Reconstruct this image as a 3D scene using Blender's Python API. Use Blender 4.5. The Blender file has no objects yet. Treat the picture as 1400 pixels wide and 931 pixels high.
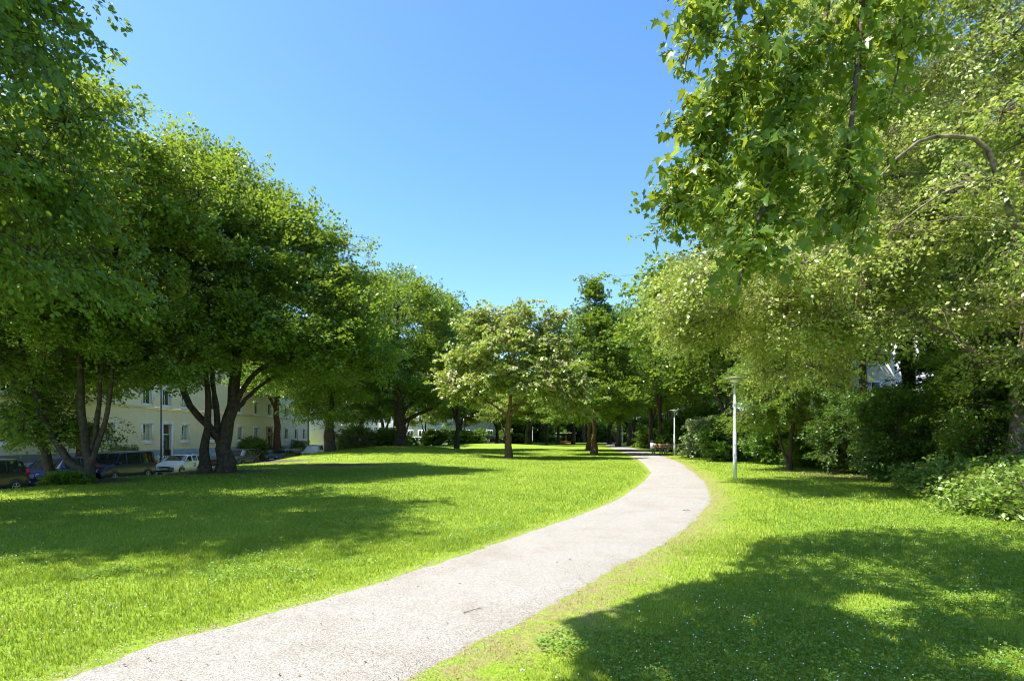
import bpy, math, random
import numpy as np
from mathutils import Vector, Matrix

random.seed(7)
RS = np.random.RandomState
scene = bpy.context.scene
col = scene.collection
CAMZ = 1.6
HOR = 597.0
FP = 778.0

def at(px, py, d):
    """point in the world seen at pixel (px,py) of the 1400 px photo, d metres ahead"""
    return np.array([(px - 700) / FP * d, d, CAMZ - (py - HOR) / FP * d])

# ------------------------------------------------------------------ helpers
def tag(o, label=None, cat=None, group=None, kind=None):
    if label: o['label'] = label
    if cat: o['category'] = cat
    if group: o['group'] = group
    if kind: o['kind'] = kind
    return o

def empty(name, loc=(0, 0, 0), rz=0.0, label=None, cat=None, group=None):
    o = bpy.data.objects.new(name, None)
    o.empty_display_size = 0.3
    col.objects.link(o)
    o.location = [float(v) for v in loc]
    o.rotation_euler = (0, 0, rz)
    return tag(o, label, cat, group)

def mk_mesh(name, V, F, mat=None, attr=None, smooth=False):
    """V (n,3); F: list of (m,k) int arrays"""
    V = np.asarray(V, dtype=np.float32)
    if isinstance(F, np.ndarray): F = [F]
    F = [np.asarray(f, dtype=np.int32) for f in F if len(f)]
    me = bpy.data.meshes.new(name)
    me.vertices.add(len(V))
    me.vertices.foreach_set('co', V.ravel())
    nl = sum(f.size for f in F)
    nf = sum(len(f) for f in F)
    me.loops.add(nl)
    me.loops.foreach_set('vertex_index', np.concatenate([f.ravel() for f in F]))
    me.polygons.add(nf)
    tot = np.concatenate([np.full(len(f), f.shape[1], dtype=np.int32) for f in F])
    st = np.concatenate([[0], np.cumsum(tot)[:-1]]).astype(np.int32)
    me.polygons.foreach_set('loop_start', st)
    me.polygons.foreach_set('loop_total', tot)
    if smooth:
        me.polygons.foreach_set('use_smooth', np.ones(nf, dtype=bool))
    me.update(calc_edges=True)
    if attr:
        for k, a in attr.items():
            at_ = me.attributes.new(k, 'FLOAT', 'POINT')
            at_.data.foreach_set('value', np.asarray(a, dtype=np.float32))
    if mat:
        for m in (mat if isinstance(mat, (list, tuple)) else [mat]):
            me.materials.append(m)
    return me

def mk_obj(name, me, parent=None, loc=None, rz=None):
    o = bpy.data.objects.new(name, me)
    col.objects.link(o)
    if parent: o.parent = parent
    if loc is not None: o.location = [float(v) for v in loc]
    if rz is not None: o.rotation_euler = (0, 0, rz)
    return o

class MB:
    def __init__(s): s.v = []; s.f = {}; s.n = 0
    def add(s, V, F):
        V = np.asarray(V, float).reshape(-1, 3)
        for f in F:
            s.f.setdefault(len(f), []).append([i + s.n for i in f])
        s.v.append(V); s.n += len(V)
    def addarr(s, V, F):
        F = np.asarray(F)
        s.f.setdefault(F.shape[1], []).extend((F + s.n).tolist())
        s.v.append(np.asarray(V).reshape(-1, 3)); s.n += len(s.v[-1])
    def box(s, x0, x1, y0, y1, z0, z1, M=None):
        V = np.array([[x, y, z] for z in (z0, z1) for y in (y0, y1) for x in (x0, x1)], float)
        if M is not None: V = V @ np.asarray(M)[:3, :3].T + np.asarray(M)[:3, 3]
        s.add(V, [(0, 2, 3, 1), (4, 5, 7, 6), (0, 1, 5, 4), (2, 6, 7, 3), (0, 4, 6, 2), (1, 3, 7, 5)])
    def bev(s, x0, x1, y0, y1, z0, z1, b=.01):
        # box with chamfered vertical and horizontal edges
        V = []; 
        for (z, i) in ((z0, b), (z0 + b, 0), (z1 - b, 0), (z1, b)):
            for (x, y) in ((x0 + b, y0), (x1 - b, y0), (x1, y0 + b), (x1, y1 - b), (x1 - b, y1), (x0 + b, y1), (x0, y1 - b), (x0, y0 + b)):
                cx, cy = (x0 + x1) / 2, (y0 + y1) / 2
                kx = 1 - i / max(1e-6, (x1 - x0) / 2); ky = 1 - i / max(1e-6, (y1 - y0) / 2)
                V.append([cx + (x - cx) * kx, cy + (y - cy) * ky, z])
        F = [tuple(range(7, -1, -1)), tuple(range(24, 32))]
        for r in range(3):
            for k in range(8):
                F.append((r * 8 + k, r * 8 + (k + 1) % 8, (r + 1) * 8 + (k + 1) % 8, (r + 1) * 8 + k))
        s.add(V, F)
    def tube(s, pts, rad, sides=8, caps=True):
        V, F = tubes(np.asarray(pts, float)[None], np.asarray(rad, float)[None], sides)
        s.addarr(V, F)
        if caps:
            n = len(V)
            s.f.setdefault(sides, []).append([s.n - n + i for i in range(sides)][::-1])
            s.f.setdefault(sides, []).append([s.n - sides + i for i in range(sides)])
    def lathe(s, prof, c=(0, 0, 0), sides=20, axis='z'):
        V = []
        for (r, z) in prof:
            for k in range(sides):
                a = 2 * math.pi * k / sides
                p = [r * math.cos(a), r * math.sin(a), z]
                if axis == 'x': p = [p[2], p[0], p[1]]
                V.append([p[i] + c[i] for i in range(3)])
        F = []
        for i in range(len(prof) - 1):
            for k in range(sides):
                F.append((i * sides + k, i * sides + (k + 1) % sides, (i + 1) * sides + (k + 1) % sides, (i + 1) * sides + k))
        F.append(tuple(range(sides))[::-1]); F.append(tuple((len(prof) - 1) * sides + k for k in range(sides)))
        s.add(V, F)
    def mesh(s, name, mat, smooth=False, attr=None):
        V = np.concatenate(s.v); return mk_mesh(name, V, [np.array(f) for f in s.f.values()], mat, attr, smooth)
    def build(s, name, mat, parent=None, smooth=False, loc=None, rz=None):
        return mk_obj(name, s.mesh(name, mat, smooth), parent, loc, rz)

def norm(a):
    return a / np.maximum(1e-9, np.linalg.norm(a, axis=-1, keepdims=True))

def tubes(P, R, s):
    """P (N,k,3) R (N,k) -> V, F"""
    N, k, _ = P.shape
    T = norm(np.gradient(P, axis=1))
    ref = np.where(np.abs(T[..., 2:3]) > .9, np.array([1., 0, 0]), np.array([0, 0, 1.]))
    U = norm(np.cross(T, ref)); W = np.cross(T, U)
    a = np.arange(s) * 2 * math.pi / s
    V = P[:, :, None, :] + R[:, :, None, None] * (U[:, :, None, :] * np.cos(a)[None, None, :, None] + W[:, :, None, :] * np.sin(a)[None, None, :, None])
    V = V.reshape(-1, 3)
    base = (np.arange(N) * k * s)[:, None, None] + (np.arange(k - 1) * s)[None, :, None]
    j = np.arange(s)[None, None, :]; j2 = (j + 1) % s
    F = np.stack([base + j, base + j2, base + s + j2, base + s + j], -1).reshape(-1, 4)
    return V, F

def spline(pts, n):
    P = np.asarray(pts, float)
    if len(P) == 2: return P[0] + (P[1] - P[0]) * np.linspace(0, 1, n)[:, None]
    Q = np.vstack([2 * P[0] - P[1], P, 2 * P[-1] - P[-2]])
    u = np.linspace(0, len(P) - 1 - 1e-6, n); i = u.astype(int); t = (u - i)[:, None]
    p0, p1, p2, p3 = Q[i], Q[i + 1], Q[i + 2], Q[i + 3]
    return .5 * (2 * p1 + (p2 - p0) * t + (2 * p0 - 5 * p1 + 4 * p2 - p3) * t * t + (3 * p1 - p0 - 3 * p2 + p3) * t ** 3)

def smooth01(x):
    x = np.clip(x, 0, 1); return x * x * (3 - 2 * x)

def vnoise(x, y, seed=0, s=1.0):
    """cheap 2-D value noise, -1..1"""
    x = np.asarray(x) / s; y = np.asarray(y) / s
    xi = np.floor(x).astype(np.int64); yi = np.floor(y).astype(np.int64)
    fx = smooth01(x - xi); fy = smooth01(y - yi)
    def h(a, b):
        n = (a * 374761393 + b * 668265263 + seed * 1442695041) & 0xffffffff
        n = ((n ^ (n >> 13)) * 1274126177) & 0xffffffff
        return ((n ^ (n >> 16)) & 0xffff) / 32767.5 - 1
    return (h(xi, yi) * (1 - fx) + h(xi + 1, yi) * fx) * (1 - fy) + (h(xi, yi + 1) * (1 - fx) + h(xi + 1, yi + 1) * fx) * fy

# ------------------------------------------------------------------ terrain
STREET = -1.25
def H(x, y):
    x = np.asarray(x, float); y = np.asarray(y, float)
    h = .85 * np.exp(-(((x + 9.5) / 6.5) ** 2 + ((y - 49) / 10.5) ** 2))
    h = h + .55 * np.exp(-(((x + 3) / 9) ** 2 + ((y - 88) / 9) ** 2))
    h = h + .035 * vnoise(x, y, 3, 3.1) * smooth01((np.abs(x - 4) + y * .2) / 6 - .6) * smooth01(1.6 - y / 90)
    s = smooth01((-15.0 - x) / 5.4)
    far = smooth01((y - 95) / 40)
    s = s * (1 - far) + far * smooth01((-22 - x) / 5)
    h = h * (1 - s) + STREET * s
    h = h * smooth01((260 - np.abs(y)) / 60 + .0)
    return h

# path edges, from the photo's pixels
PL = [(-9, -5.0), (-6.2, 0), (-4.2, 2.4), (-3.02, 3.73), (-2.78, 4.32), (-2.34, 4.92), (-1.94, 5.58), (-1.22, 6.8), (0, 9.15), (1.55, 12.1), (3.4, 16.6), (5.0, 21.5), (6.5, 27), (8.4, 37.7), (11, 56), (14.0, 80), (18, 110), (24, 150), (33, 200)]
PR = [(-5.2, -5.0), (-2.9, 0), (-1.35, 2.4), (-.67, 3.73), (-.43, 4.14), (0, 4.73), (.57, 5.58), (1.35, 7.0), (2.55, 9.0), (3.85, 11.7), (5.3, 15), (6.75, 19.8), (9.0, 29), (11.3, 40), (14.2, 58), (17.5, 83), (21.5, 112), (27.5, 150), (36.5, 200)]
def fillpath(A, n):
    A = spline(A, n); return A
plx = spline(PL, 900); prx = spline(PR, 900)
def path_x(y):
    """left and right edge x of the path at depth y"""
    y = np.asarray(y, float)
    wl = .05 * vnoise(y, y * 0, 11, 1.7) + .022 * vnoise(y, y * 0, 12, .21) + .022 * vnoise(y, y * 0, 15, .08)
    wr = .07 * vnoise(y, y * 0, 13, 1.9) + .035 * vnoise(y, y * 0, 14, .23) + .03 * vnoise(y, y * 0, 16, .09)
    return np.interp(y, plx[:, 1], plx[:, 0]) + wl, np.interp(y, prx[:, 1], prx[:, 0]) + wr
def path_sd(x, y):
    """signed distance-ish to the path: <0 on the path"""
    l, r = path_x(y)
    yl2, _ = path_x(np.asarray(y) + .5); 
    k = 1 / np.sqrt(1 + ((yl2 - l) / .5) ** 2)
    k = np.clip(k, .35, 1)
    return np.maximum(l - x, x - r) * k

# ------------------------------------------------------------------ materials
def new_mat(name):
    m = bpy.data.materials.new(name); m.use_nodes = True
    nt = m.node_tree; nt.nodes.clear()
    return m, nt, nt.nodes, nt.links

def simple(name, c, rough=.6, metal=0, spec=.5, noise=0, nscale=8, bump=0, bscale=40, coat=0):
    m, nt, N, L = new_mat(name)
    out = N.new('ShaderNodeOutputMaterial'); p = N.new('ShaderNodeBsdfPrincipled')
    L.new(p.outputs[0], out.inputs[0])
    p.inputs['Roughness'].default_value = rough; p.inputs['Metallic'].default_value = metal
    p.inputs['Specular IOR Level'].default_value = spec
    if coat: p.inputs['Coat Weight'].default_value = coat; p.inputs['Coat Roughness'].default_value = .04
    if noise:
        tc = N.new('ShaderNodeTexCoord'); n = N.new('ShaderNodeTexNoise'); n.inputs['Scale'].default_value = nscale; n.inputs['Detail'].default_value = 6
        L.new(tc.outputs['Object'], n.inputs['Vector'])
        r = N.new('ShaderNodeValToRGB'); r.color_ramp.elements[0].position = .3; r.color_ramp.elements[1].position = .7
        r.color_ramp.elements[0].color = [v * (1 - noise) for v in c] + [1]; r.color_ramp.elements[1].color = [min(1, v * (1 + noise)) for v in c] + [1]
        L.new(n.outputs['Fac'], r.inputs[0]); L.new(r.outputs[0], p.inputs['Base Color'])
    else:
        p.inputs['Base Color'].default_value = (*c, 1)
    if bump:
        tc = N.new('ShaderNodeTexCoord'); n = N.new('ShaderNodeTexNoise'); n.inputs['Scale'].default_value = bscale; n.inputs['Detail'].default_value = 5
        L.new(tc.outputs['Object'], n.inputs['Vector'])
        b = N.new('ShaderNodeBump'); b.inputs['Strength'].default_value = bump; b.inputs['Distance'].default_value = .02
        L.new(n.outputs['Fac'], b.inputs['Height']); L.new(b.outputs[0], p.inputs['Normal'])
    return m

def foliage(name, stops, trans=.4, tcol=(.30, .42, .03), rough=.36, spec=.5):
    m, nt, N, L = new_mat(name)
    out = N.new('ShaderNodeOutputMaterial'); p = N.new('ShaderNodeBsdfPrincipled')
    a = N.new('ShaderNodeAttribute'); a.attribute_name = 'rnd'
    r = N.new('ShaderNodeValToRGB'); e = r.color_ramp.elements
    e[0].position = stops[0][0]; e[0].color = (*stops[0][1], 1)
    e[1].position = stops[-1][0]; e[1].color = (*stops[-1][1], 1)
    for s in stops[1:-1]:
        x = e.new(s[0]); x.color = (*s[1], 1)
    L.new(a.outputs['Fac'], r.inputs[0]); L.new(r.outputs[0], p.inputs['Base Color'])
    p.inputs['Roughness'].default_value = rough; p.inputs['Specular IOR Level'].default_value = spec
    t = N.new('ShaderNodeBsdfTranslucent')
    mx = N.new('ShaderNodeMix'); mx.data_type = 'RGBA'; mx.inputs[0].default_value = .55
    L.new(r.outputs[0], mx.inputs[6]); mx.inputs[7].default_value = (*tcol, 1)
    L.new(mx.outputs[2], t.inputs[0])
    ms = N.new('ShaderNodeMixShader'); ms.inputs[0].default_value = trans
    L.new(p.outputs[0], ms.inputs[1]); L.new(t.outputs[0], ms.inputs[2]); L.new(ms.outputs[0], out.inputs[0])
    return m

M = {}
M['leaf_lime'] = foliage('leaf_lime', [(0, (.06, .13, .02)), (.35, (.11, .21, .026)), (.7, (.18, .29, .035)), (1, (.27, .36, .08))], trans=.45, tcol=(.42, .52, .03))
M['leaf_horn'] = foliage('leaf_horn', [(0, (.05, .12, .02)), (.4, (.095, .20, .026)), (.8, (.16, .28, .035)), (1, (.24, .35, .06))], trans=.45, tcol=(.42, .52, .03))
M['leaf_dark'] = foliage('leaf_dark', [(0, (.038, .095, .02)), (.5, (.08, .175, .03)), (1, (.16, .27, .05))], trans=.38)
M['leaf_catalpa'] = foliage('leaf_catalpa', [(0, (.10, .18, .03)), (.35, (.20, .31, .04)), (.6, (.30, .40, .06)), (.72, (.45, .42, .22)), (1, (.70, .58, .48))], tcol=(.5, .6, .05), rough=.4)
M['leaf_pale'] = foliage('leaf_pale', [(0, (.09, .16, .025)), (.4, (.19, .28, .035)), (.66, (.31, .38, .08)), (1, (.58, .56, .26))], tcol=(.5, .58, .06))
M['leaf_maple'] = foliage('leaf_maple', [(0, (.035, .10, .015)), (.5, (.07, .15, .018)), (.85, (.14, .24, .028)), (1, (.34, .42, .07))], trans=.5, tcol=(.50, .56, .03), rough=.38, spec=.4)
M['samara'] = foliage('samara', [(0, (.24, .36, .05)), (1, (.48, .54, .12))], trans=.45, tcol=(.6, .65, .1))
M['leaf_silver'] = foliage('leaf_silver', [(0, (.10, .17, .06)), (.5, (.22, .29, .12)), (1, (.45, .48, .30))])
M['leaf_bramble'] = foliage('leaf_bramble', [(0, (.09, .18, .028)), (.5, (.18, .29, .04)), (1, (.34, .42, .12))])
M['grass'] = foliage('grass_blade', [(0, (.09, .17, .018)), (.42, (.185, .29, .022)), (.75, (.30, .39, .04)), (.88, (.40, .38, .10)), (1, (.46, .40, .18))], trans=.38, tcol=(.42, .50, .02), rough=.5, spec=.3)
M['clover'] = foliage('clover_leaf', [(0, (.09, .19, .025)), (1, (.20, .34, .05))], trans=.35, rough=.55, spec=.25)
M['bark'] = simple('bark', (.078, .062, .048), .9, noise=.45, nscale=7, bump=.9, bscale=18, spec=.2)
M['bark_red'] = simple('bark_red', (.13, .062, .040), .9, noise=.45, nscale=6, bump=.9, bscale=14, spec=.2)
M['bark_pale'] = simple('bark_pale', (.17, .14, .105), .9, noise=.6, nscale=6, bump=1, bscale=14, spec=.2)
M['bark_brown'] = simple('bark_brown', (.16, .105, .055), .9, noise=.4, nscale=8, bump=.8, bscale=20, spec=.2)
M['litter'] = foliage('dry_leaf', [(0, (.05, .03, .018)), (.6, (.16, .10, .05)), (1, (.30, .22, .09))], trans=.1)
M['petal'] = simple('clover_petal', (.80, .80, .74), .7)

def ground_mat():
    m, nt, N, L = new_mat('ground_soil_and_turf')
    out = N.new('ShaderNodeOutputMaterial'); p = N.new('ShaderNodeBsdfPrincipled'); L.new(p.outputs[0], out.inputs[0])
    p.inputs['Roughness'].default_value = .95; p.inputs['Specular IOR Level'].default_value = .1
    tc = N.new('ShaderNodeTexCoord')
    def nz(sc, det=6, w=0.6):
        n = N.new('ShaderNodeTexNoise'); n.inputs['Scale'].default_value = sc; n.inputs['Detail'].default_value = det; n.inputs['Roughness'].default_value = w
        L.new(tc.outputs['Object'], n.inputs['Vector']); return n
    def ramp(src, stops):
        r = N.new('ShaderNodeValToRGB'); e = r.color_ramp.elements
        e[0].position, e[0].color = stops[0][0], (*stops[0][1], 1); e[1].position, e[1].color = stops[-1][0], (*stops[-1][1], 1)
        for s in stops[1:-1]: x = e.new(s[0]); x.color = (*s[1], 1)
        L.new(src, r.inputs[0]); return r
    def mix(f, a, b):
        x = N.new('ShaderNodeMix'); x.data_type = 'RGBA'
        L.new(f, x.inputs[0]); L.new(a, x.inputs[6]); L.new(b, x.inputs[7]); return x.outputs[2]
    big = ramp(nz(.35).outputs['Fac'], [(.3, (.13, .21, .02)), (.5, (.18, .26, .024)), (.7, (.24, .30, .035))])
    fine = ramp(nz(26, 8, .8).outputs['Fac'], [(.35, (.07, .13, .014)), (.52, (.19, .28, .026)), (.66, (.33, .40, .05))])
    mm = N.new('ShaderNodeMix'); mm.data_type = 'RGBA'; mm.inputs[0].default_value = .55
    L.new(big.outputs[0], mm.inputs[6]); L.new(fine.outputs[0], mm.inputs[7])
    dry = ramp(nz(14, 8, .8).outputs['Fac'], [(.3, (.10, .08, .045)), (.5, (.22, .19, .08)), (.7, (.33, .28, .14))])
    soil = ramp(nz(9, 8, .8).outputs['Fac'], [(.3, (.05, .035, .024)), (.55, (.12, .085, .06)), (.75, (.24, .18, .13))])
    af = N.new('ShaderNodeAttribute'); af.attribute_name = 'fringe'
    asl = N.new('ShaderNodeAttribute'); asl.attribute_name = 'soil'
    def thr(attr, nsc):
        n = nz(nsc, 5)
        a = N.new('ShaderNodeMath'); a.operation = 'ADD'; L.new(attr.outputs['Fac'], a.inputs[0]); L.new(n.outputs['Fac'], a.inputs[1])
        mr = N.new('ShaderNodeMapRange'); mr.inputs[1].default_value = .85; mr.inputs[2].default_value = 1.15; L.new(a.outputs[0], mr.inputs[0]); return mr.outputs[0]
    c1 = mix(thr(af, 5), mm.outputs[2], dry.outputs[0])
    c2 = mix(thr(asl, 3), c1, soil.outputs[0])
    L.new(c2, p.inputs['Base Color'])
    b = N.new('ShaderNodeBump'); b.inputs['Strength'].default_value = .6; b.inputs['Distance'].default_value = .03
    L.new(nz(30, 6).outputs['Fac'], b.inputs['Height']); L.new(b.outputs[0], p.inputs['Normal'])
    return m

def gravel_mat():
    m, nt, N, L = new_mat('gravel_path')
    out = N.new('ShaderNodeOutputMaterial'); p = N.new('ShaderNodeBsdfPrincipled'); L.new(p.outputs[0], out.inputs[0])
    p.inputs['Roughness'].default_value = .95; p.inputs['Specular IOR Level'].default_value = .15
    tc = N.new('ShaderNodeTexCoord')
    v = N.new('ShaderNodeTexVoronoi'); v.inputs['Scale'].default_value = 135; L.new(tc.outputs['Object'], v.inputs['Vector'])
    sep = N.new('ShaderNodeSeparateColor'); L.new(v.outputs['Color'], sep.inputs[0])
    r = N.new('ShaderNodeValToRGB'); e = r.color_ramp.elements
    e[0].position = 0; e[0].color = (.07, .062, .055, 1); e[1].position = 1; e[1].color = (.42, .405, .38, 1)
    for q, c in ((.12, (.13, .115, .10)), (.26, (.215, .202, .18)), (.65, (.29, .278, .252))):
        x = e.new(q); x.color = (*c, 1)
    L.new(sep.outputs[0], r.inputs[0])
    n = N.new('ShaderNodeTexNoise'); n.inputs['Scale'].default_value = 1.1; n.inputs['Detail'].default_value = 9; n.inputs['Roughness'].default_value = .7
    L.new(tc.outputs['Object'], n.inputs['Vector'])
    r2 = N.new('ShaderNodeValToRGB'); r2.color_ramp.elements[0].position = .36; r2.color_ramp.elements[0].color = (.20, .155, .11, 1)
    r2.color_ramp.elements[1].position = .52; r2.color_ramp.elements[1].color = (.285, .27, .24, 1)
    L.new(n.outputs['Fac'], r2.inputs[0])
    mx = N.new('ShaderNodeMix'); mx.data_type = 'RGBA'; mx.inputs[0].default_value = .32
    L.new(r.outputs[0], mx.inputs[6]); L.new(r2.outputs[0], mx.inputs[7])
    ae = N.new('ShaderNodeAttribute'); ae.attribute_name = 'edge'
    n3 = N.new('ShaderNodeTexNoise'); n3.inputs['Scale'].default_value = 7; n3.inputs['Detail'].default_value = 7; n3.inputs['Roughness'].default_value = .75
    L.new(tc.outputs['Object'], n3.inputs['Vector'])
    ad = N.new('ShaderNodeMath'); ad.operation = 'ADD'; L.new(ae.outputs['Fac'], ad.inputs[0]); L.new(n3.outputs['Fac'], ad.inputs[1])
    mr = N.new('ShaderNodeMapRange'); mr.inputs[1].default_value = .95; mr.inputs[2].default_value = 1.35; mr.inputs[4].default_value = .8; L.new(ad.outputs[0], mr.inputs[0])
    m2 = N.new('ShaderNodeMix'); m2.data_type = 'RGBA'; L.new(mr.outputs[0], m2.inputs[0]); L.new(mx.outputs[2], m2.inputs[6]); m2.inputs[7].default_value = (.20, .15, .09, 1)
    L.new(m2.outputs[2], p.inputs['Base Color'])
    b = N.new('ShaderNodeBump'); b.inputs['Strength'].default_value = .5; b.inputs['Distance'].default_value = .008
    L.new(v.outputs['Distance'], b.inputs['Height']); L.new(b.outputs[0], p.inputs['Normal'])
    return m
M['ground'] = ground_mat(); M['gravel'] = gravel_mat()
M['asphalt'] = simple('asphalt', (.09, .09, .09), .9, noise=.2, nscale=3, bump=.3, bscale=90)
M['kerb'] = simple('kerb_stone', (.35, .34, .32), .85, noise=.15)
M['paving'] = simple('paving', (.30, .29, .27), .9, noise=.15, nscale=2)
M['stone'] = foliage('path_stone', [(0, (.06, .055, .048)), (.5, (.21, .198, .178)), (1, (.40, .38, .35))], trans=0, rough=.9)
M['stucco_cream'] = simple('stucco_cream', (.97, .80, .62), .9, noise=.035, nscale=1.5, bump=.15, bscale=120, spec=.2)
M['stucco_pale'] = simple('stucco_pale', (.96, .87, .79), .9, noise=.035, nscale=1.5, bump=.15, bscale=120, spec=.2)
M['stucco_white'] = simple('stucco_white', (.86, .84, .92), .9, noise=.04, nscale=1.5, bump=.15, bscale=120, spec=.2)
M['plinth'] = simple('plinth_grey', (.36, .39, .42), .9, noise=.08, nscale=2)
M['trim'] = simple('white_trim', (.96, .91, .94), .7)
M['roof'] = simple('roof_tile', (.30, .10, .055), .85, noise=.3, nscale=9)
M['frame'] = simple('window_frame', (.80, .80, .78), .4)
M['glass'] = simple('window_glass', (.02, .024, .024), .04, spec=.8)
M['curtain'] = simple('curtain', (.6, .6, .58), .9, noise=.2, nscale=12)
M['shutter'] = simple('roller_shutter', (.58, .56, .50), .7, noise=.06, nscale=30)
M['sandstone'] = simple('sandstone', (.50, .38, .24), .9, noise=.15, nscale=6)
M['door'] = simple('dark_door', (.06, .055, .045), .5)
M['brick'] = simple('garden_brick', (.30, .13, .08), .9, noise=.35, nscale=14)
M['lattice'] = simple('white_lattice', (.80, .79, .76), .6)
M['dark_metal'] = simple('dark_metal', (.05, .05, .052), .5, metal=.6)
M['galv'] = simple('galvanised_steel', (.66, .68, .70), .45, metal=.15, noise=.08, nscale=10)
M['lamp_dish'] = simple('lamp_dish', (.35, .32, .25), .5)
M['lamp_glass'] = simple('lamp_glass', (.82, .82, .76), .35)
M['tyre'] = simple('tyre', (.02, .02, .02), .85)
M['rim'] = simple('rim', (.50, .51, .53), .3, metal=.8)
M['chrome'] = simple('chrome', (.7, .7, .72), .15, metal=1)
M['headlight'] = simple('headlight_glass', (.75, .78, .80), .08, spec=.9)
M['taillight'] = simple('taillight_red', (.45, .02, .015), .2)
M['car_glass'] = simple('car_glass', (.018, .022, .024), .03, spec=.9)
M['plastic'] = simple('black_plastic', (.025, .025, .027), .6)
M['plate'] = simple('number_plate', (.75, .75, .72), .4)
M['wood'] = simple('bench_wood', (.36, .20, .09), .7, noise=.25, nscale=12)
M['concrete'] = simple('concrete', (.42, .41, .39), .9, noise=.1)
M['red_wood'] = simple('red_wood', (.16, .035, .02), .7, noise=.15)
M['bin_grey'] = simple('bin_grey', (.42, .45, .46), .5)
def paint(n, c, metal=0):
    return simple('paint_' + n, c, .35, metal=metal, spec=.4, coat=.35)

# ------------------------------------------------------------------ foliage builder
def leaf_mesh(name, B, T, Nn, l, w, mat, rnd, fold=.25, six=False):
    """one leaf per row: base B, direction T, normal Nn"""
    S = np.cross(T, Nn)
    l = l[:, None]; w = w[:, None]
    if six:
        V = np.stack([B, B + T * l * .3 + S * w * .46 + Nn * w * fold * .5, B + T * l * .68 + S * w * .34 + Nn * w * fold * .3 - Nn * l * .04,
                      B + T * l - Nn * l * .14, B + T * l * .68 - S * w * .34 + Nn * w * fold * .3 - Nn * l * .04, B + T * l * .3 - S * w * .46 + Nn * w * fold * .5], 1)
        n = len(B); b = np.arange(n)[:, None] * 6
        F = np.concatenate([b + np.array([0, 1, 2, 3]), b + np.array([0, 3, 4, 5])], 0)
        return mk_mesh(name, V.reshape(-1, 3), F, mat, {'rnd': np.repeat(rnd, 6)})
    V = np.stack([B, B + T * l * .45 + S * w * .5 + Nn * w * fold * .5, B + T * l, B + T * l * .45 - S * w * .5 + Nn * w * fold * .5], 1)
    n = len(B); F = np.arange(n * 4).reshape(n, 4)
    return mk_mesh(name, V.reshape(-1, 3), F, mat, {'rnd': np.repeat(rnd, 4)})

def dirnoise(rng, D, n=7, f=2.2):
    K = rng.normal(size=(n, 3)) * f; ph = rng.uniform(0, 6.28, n)
    return np.cos(D @ K.T + ph).sum(1) / math.sqrt(n)

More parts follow.
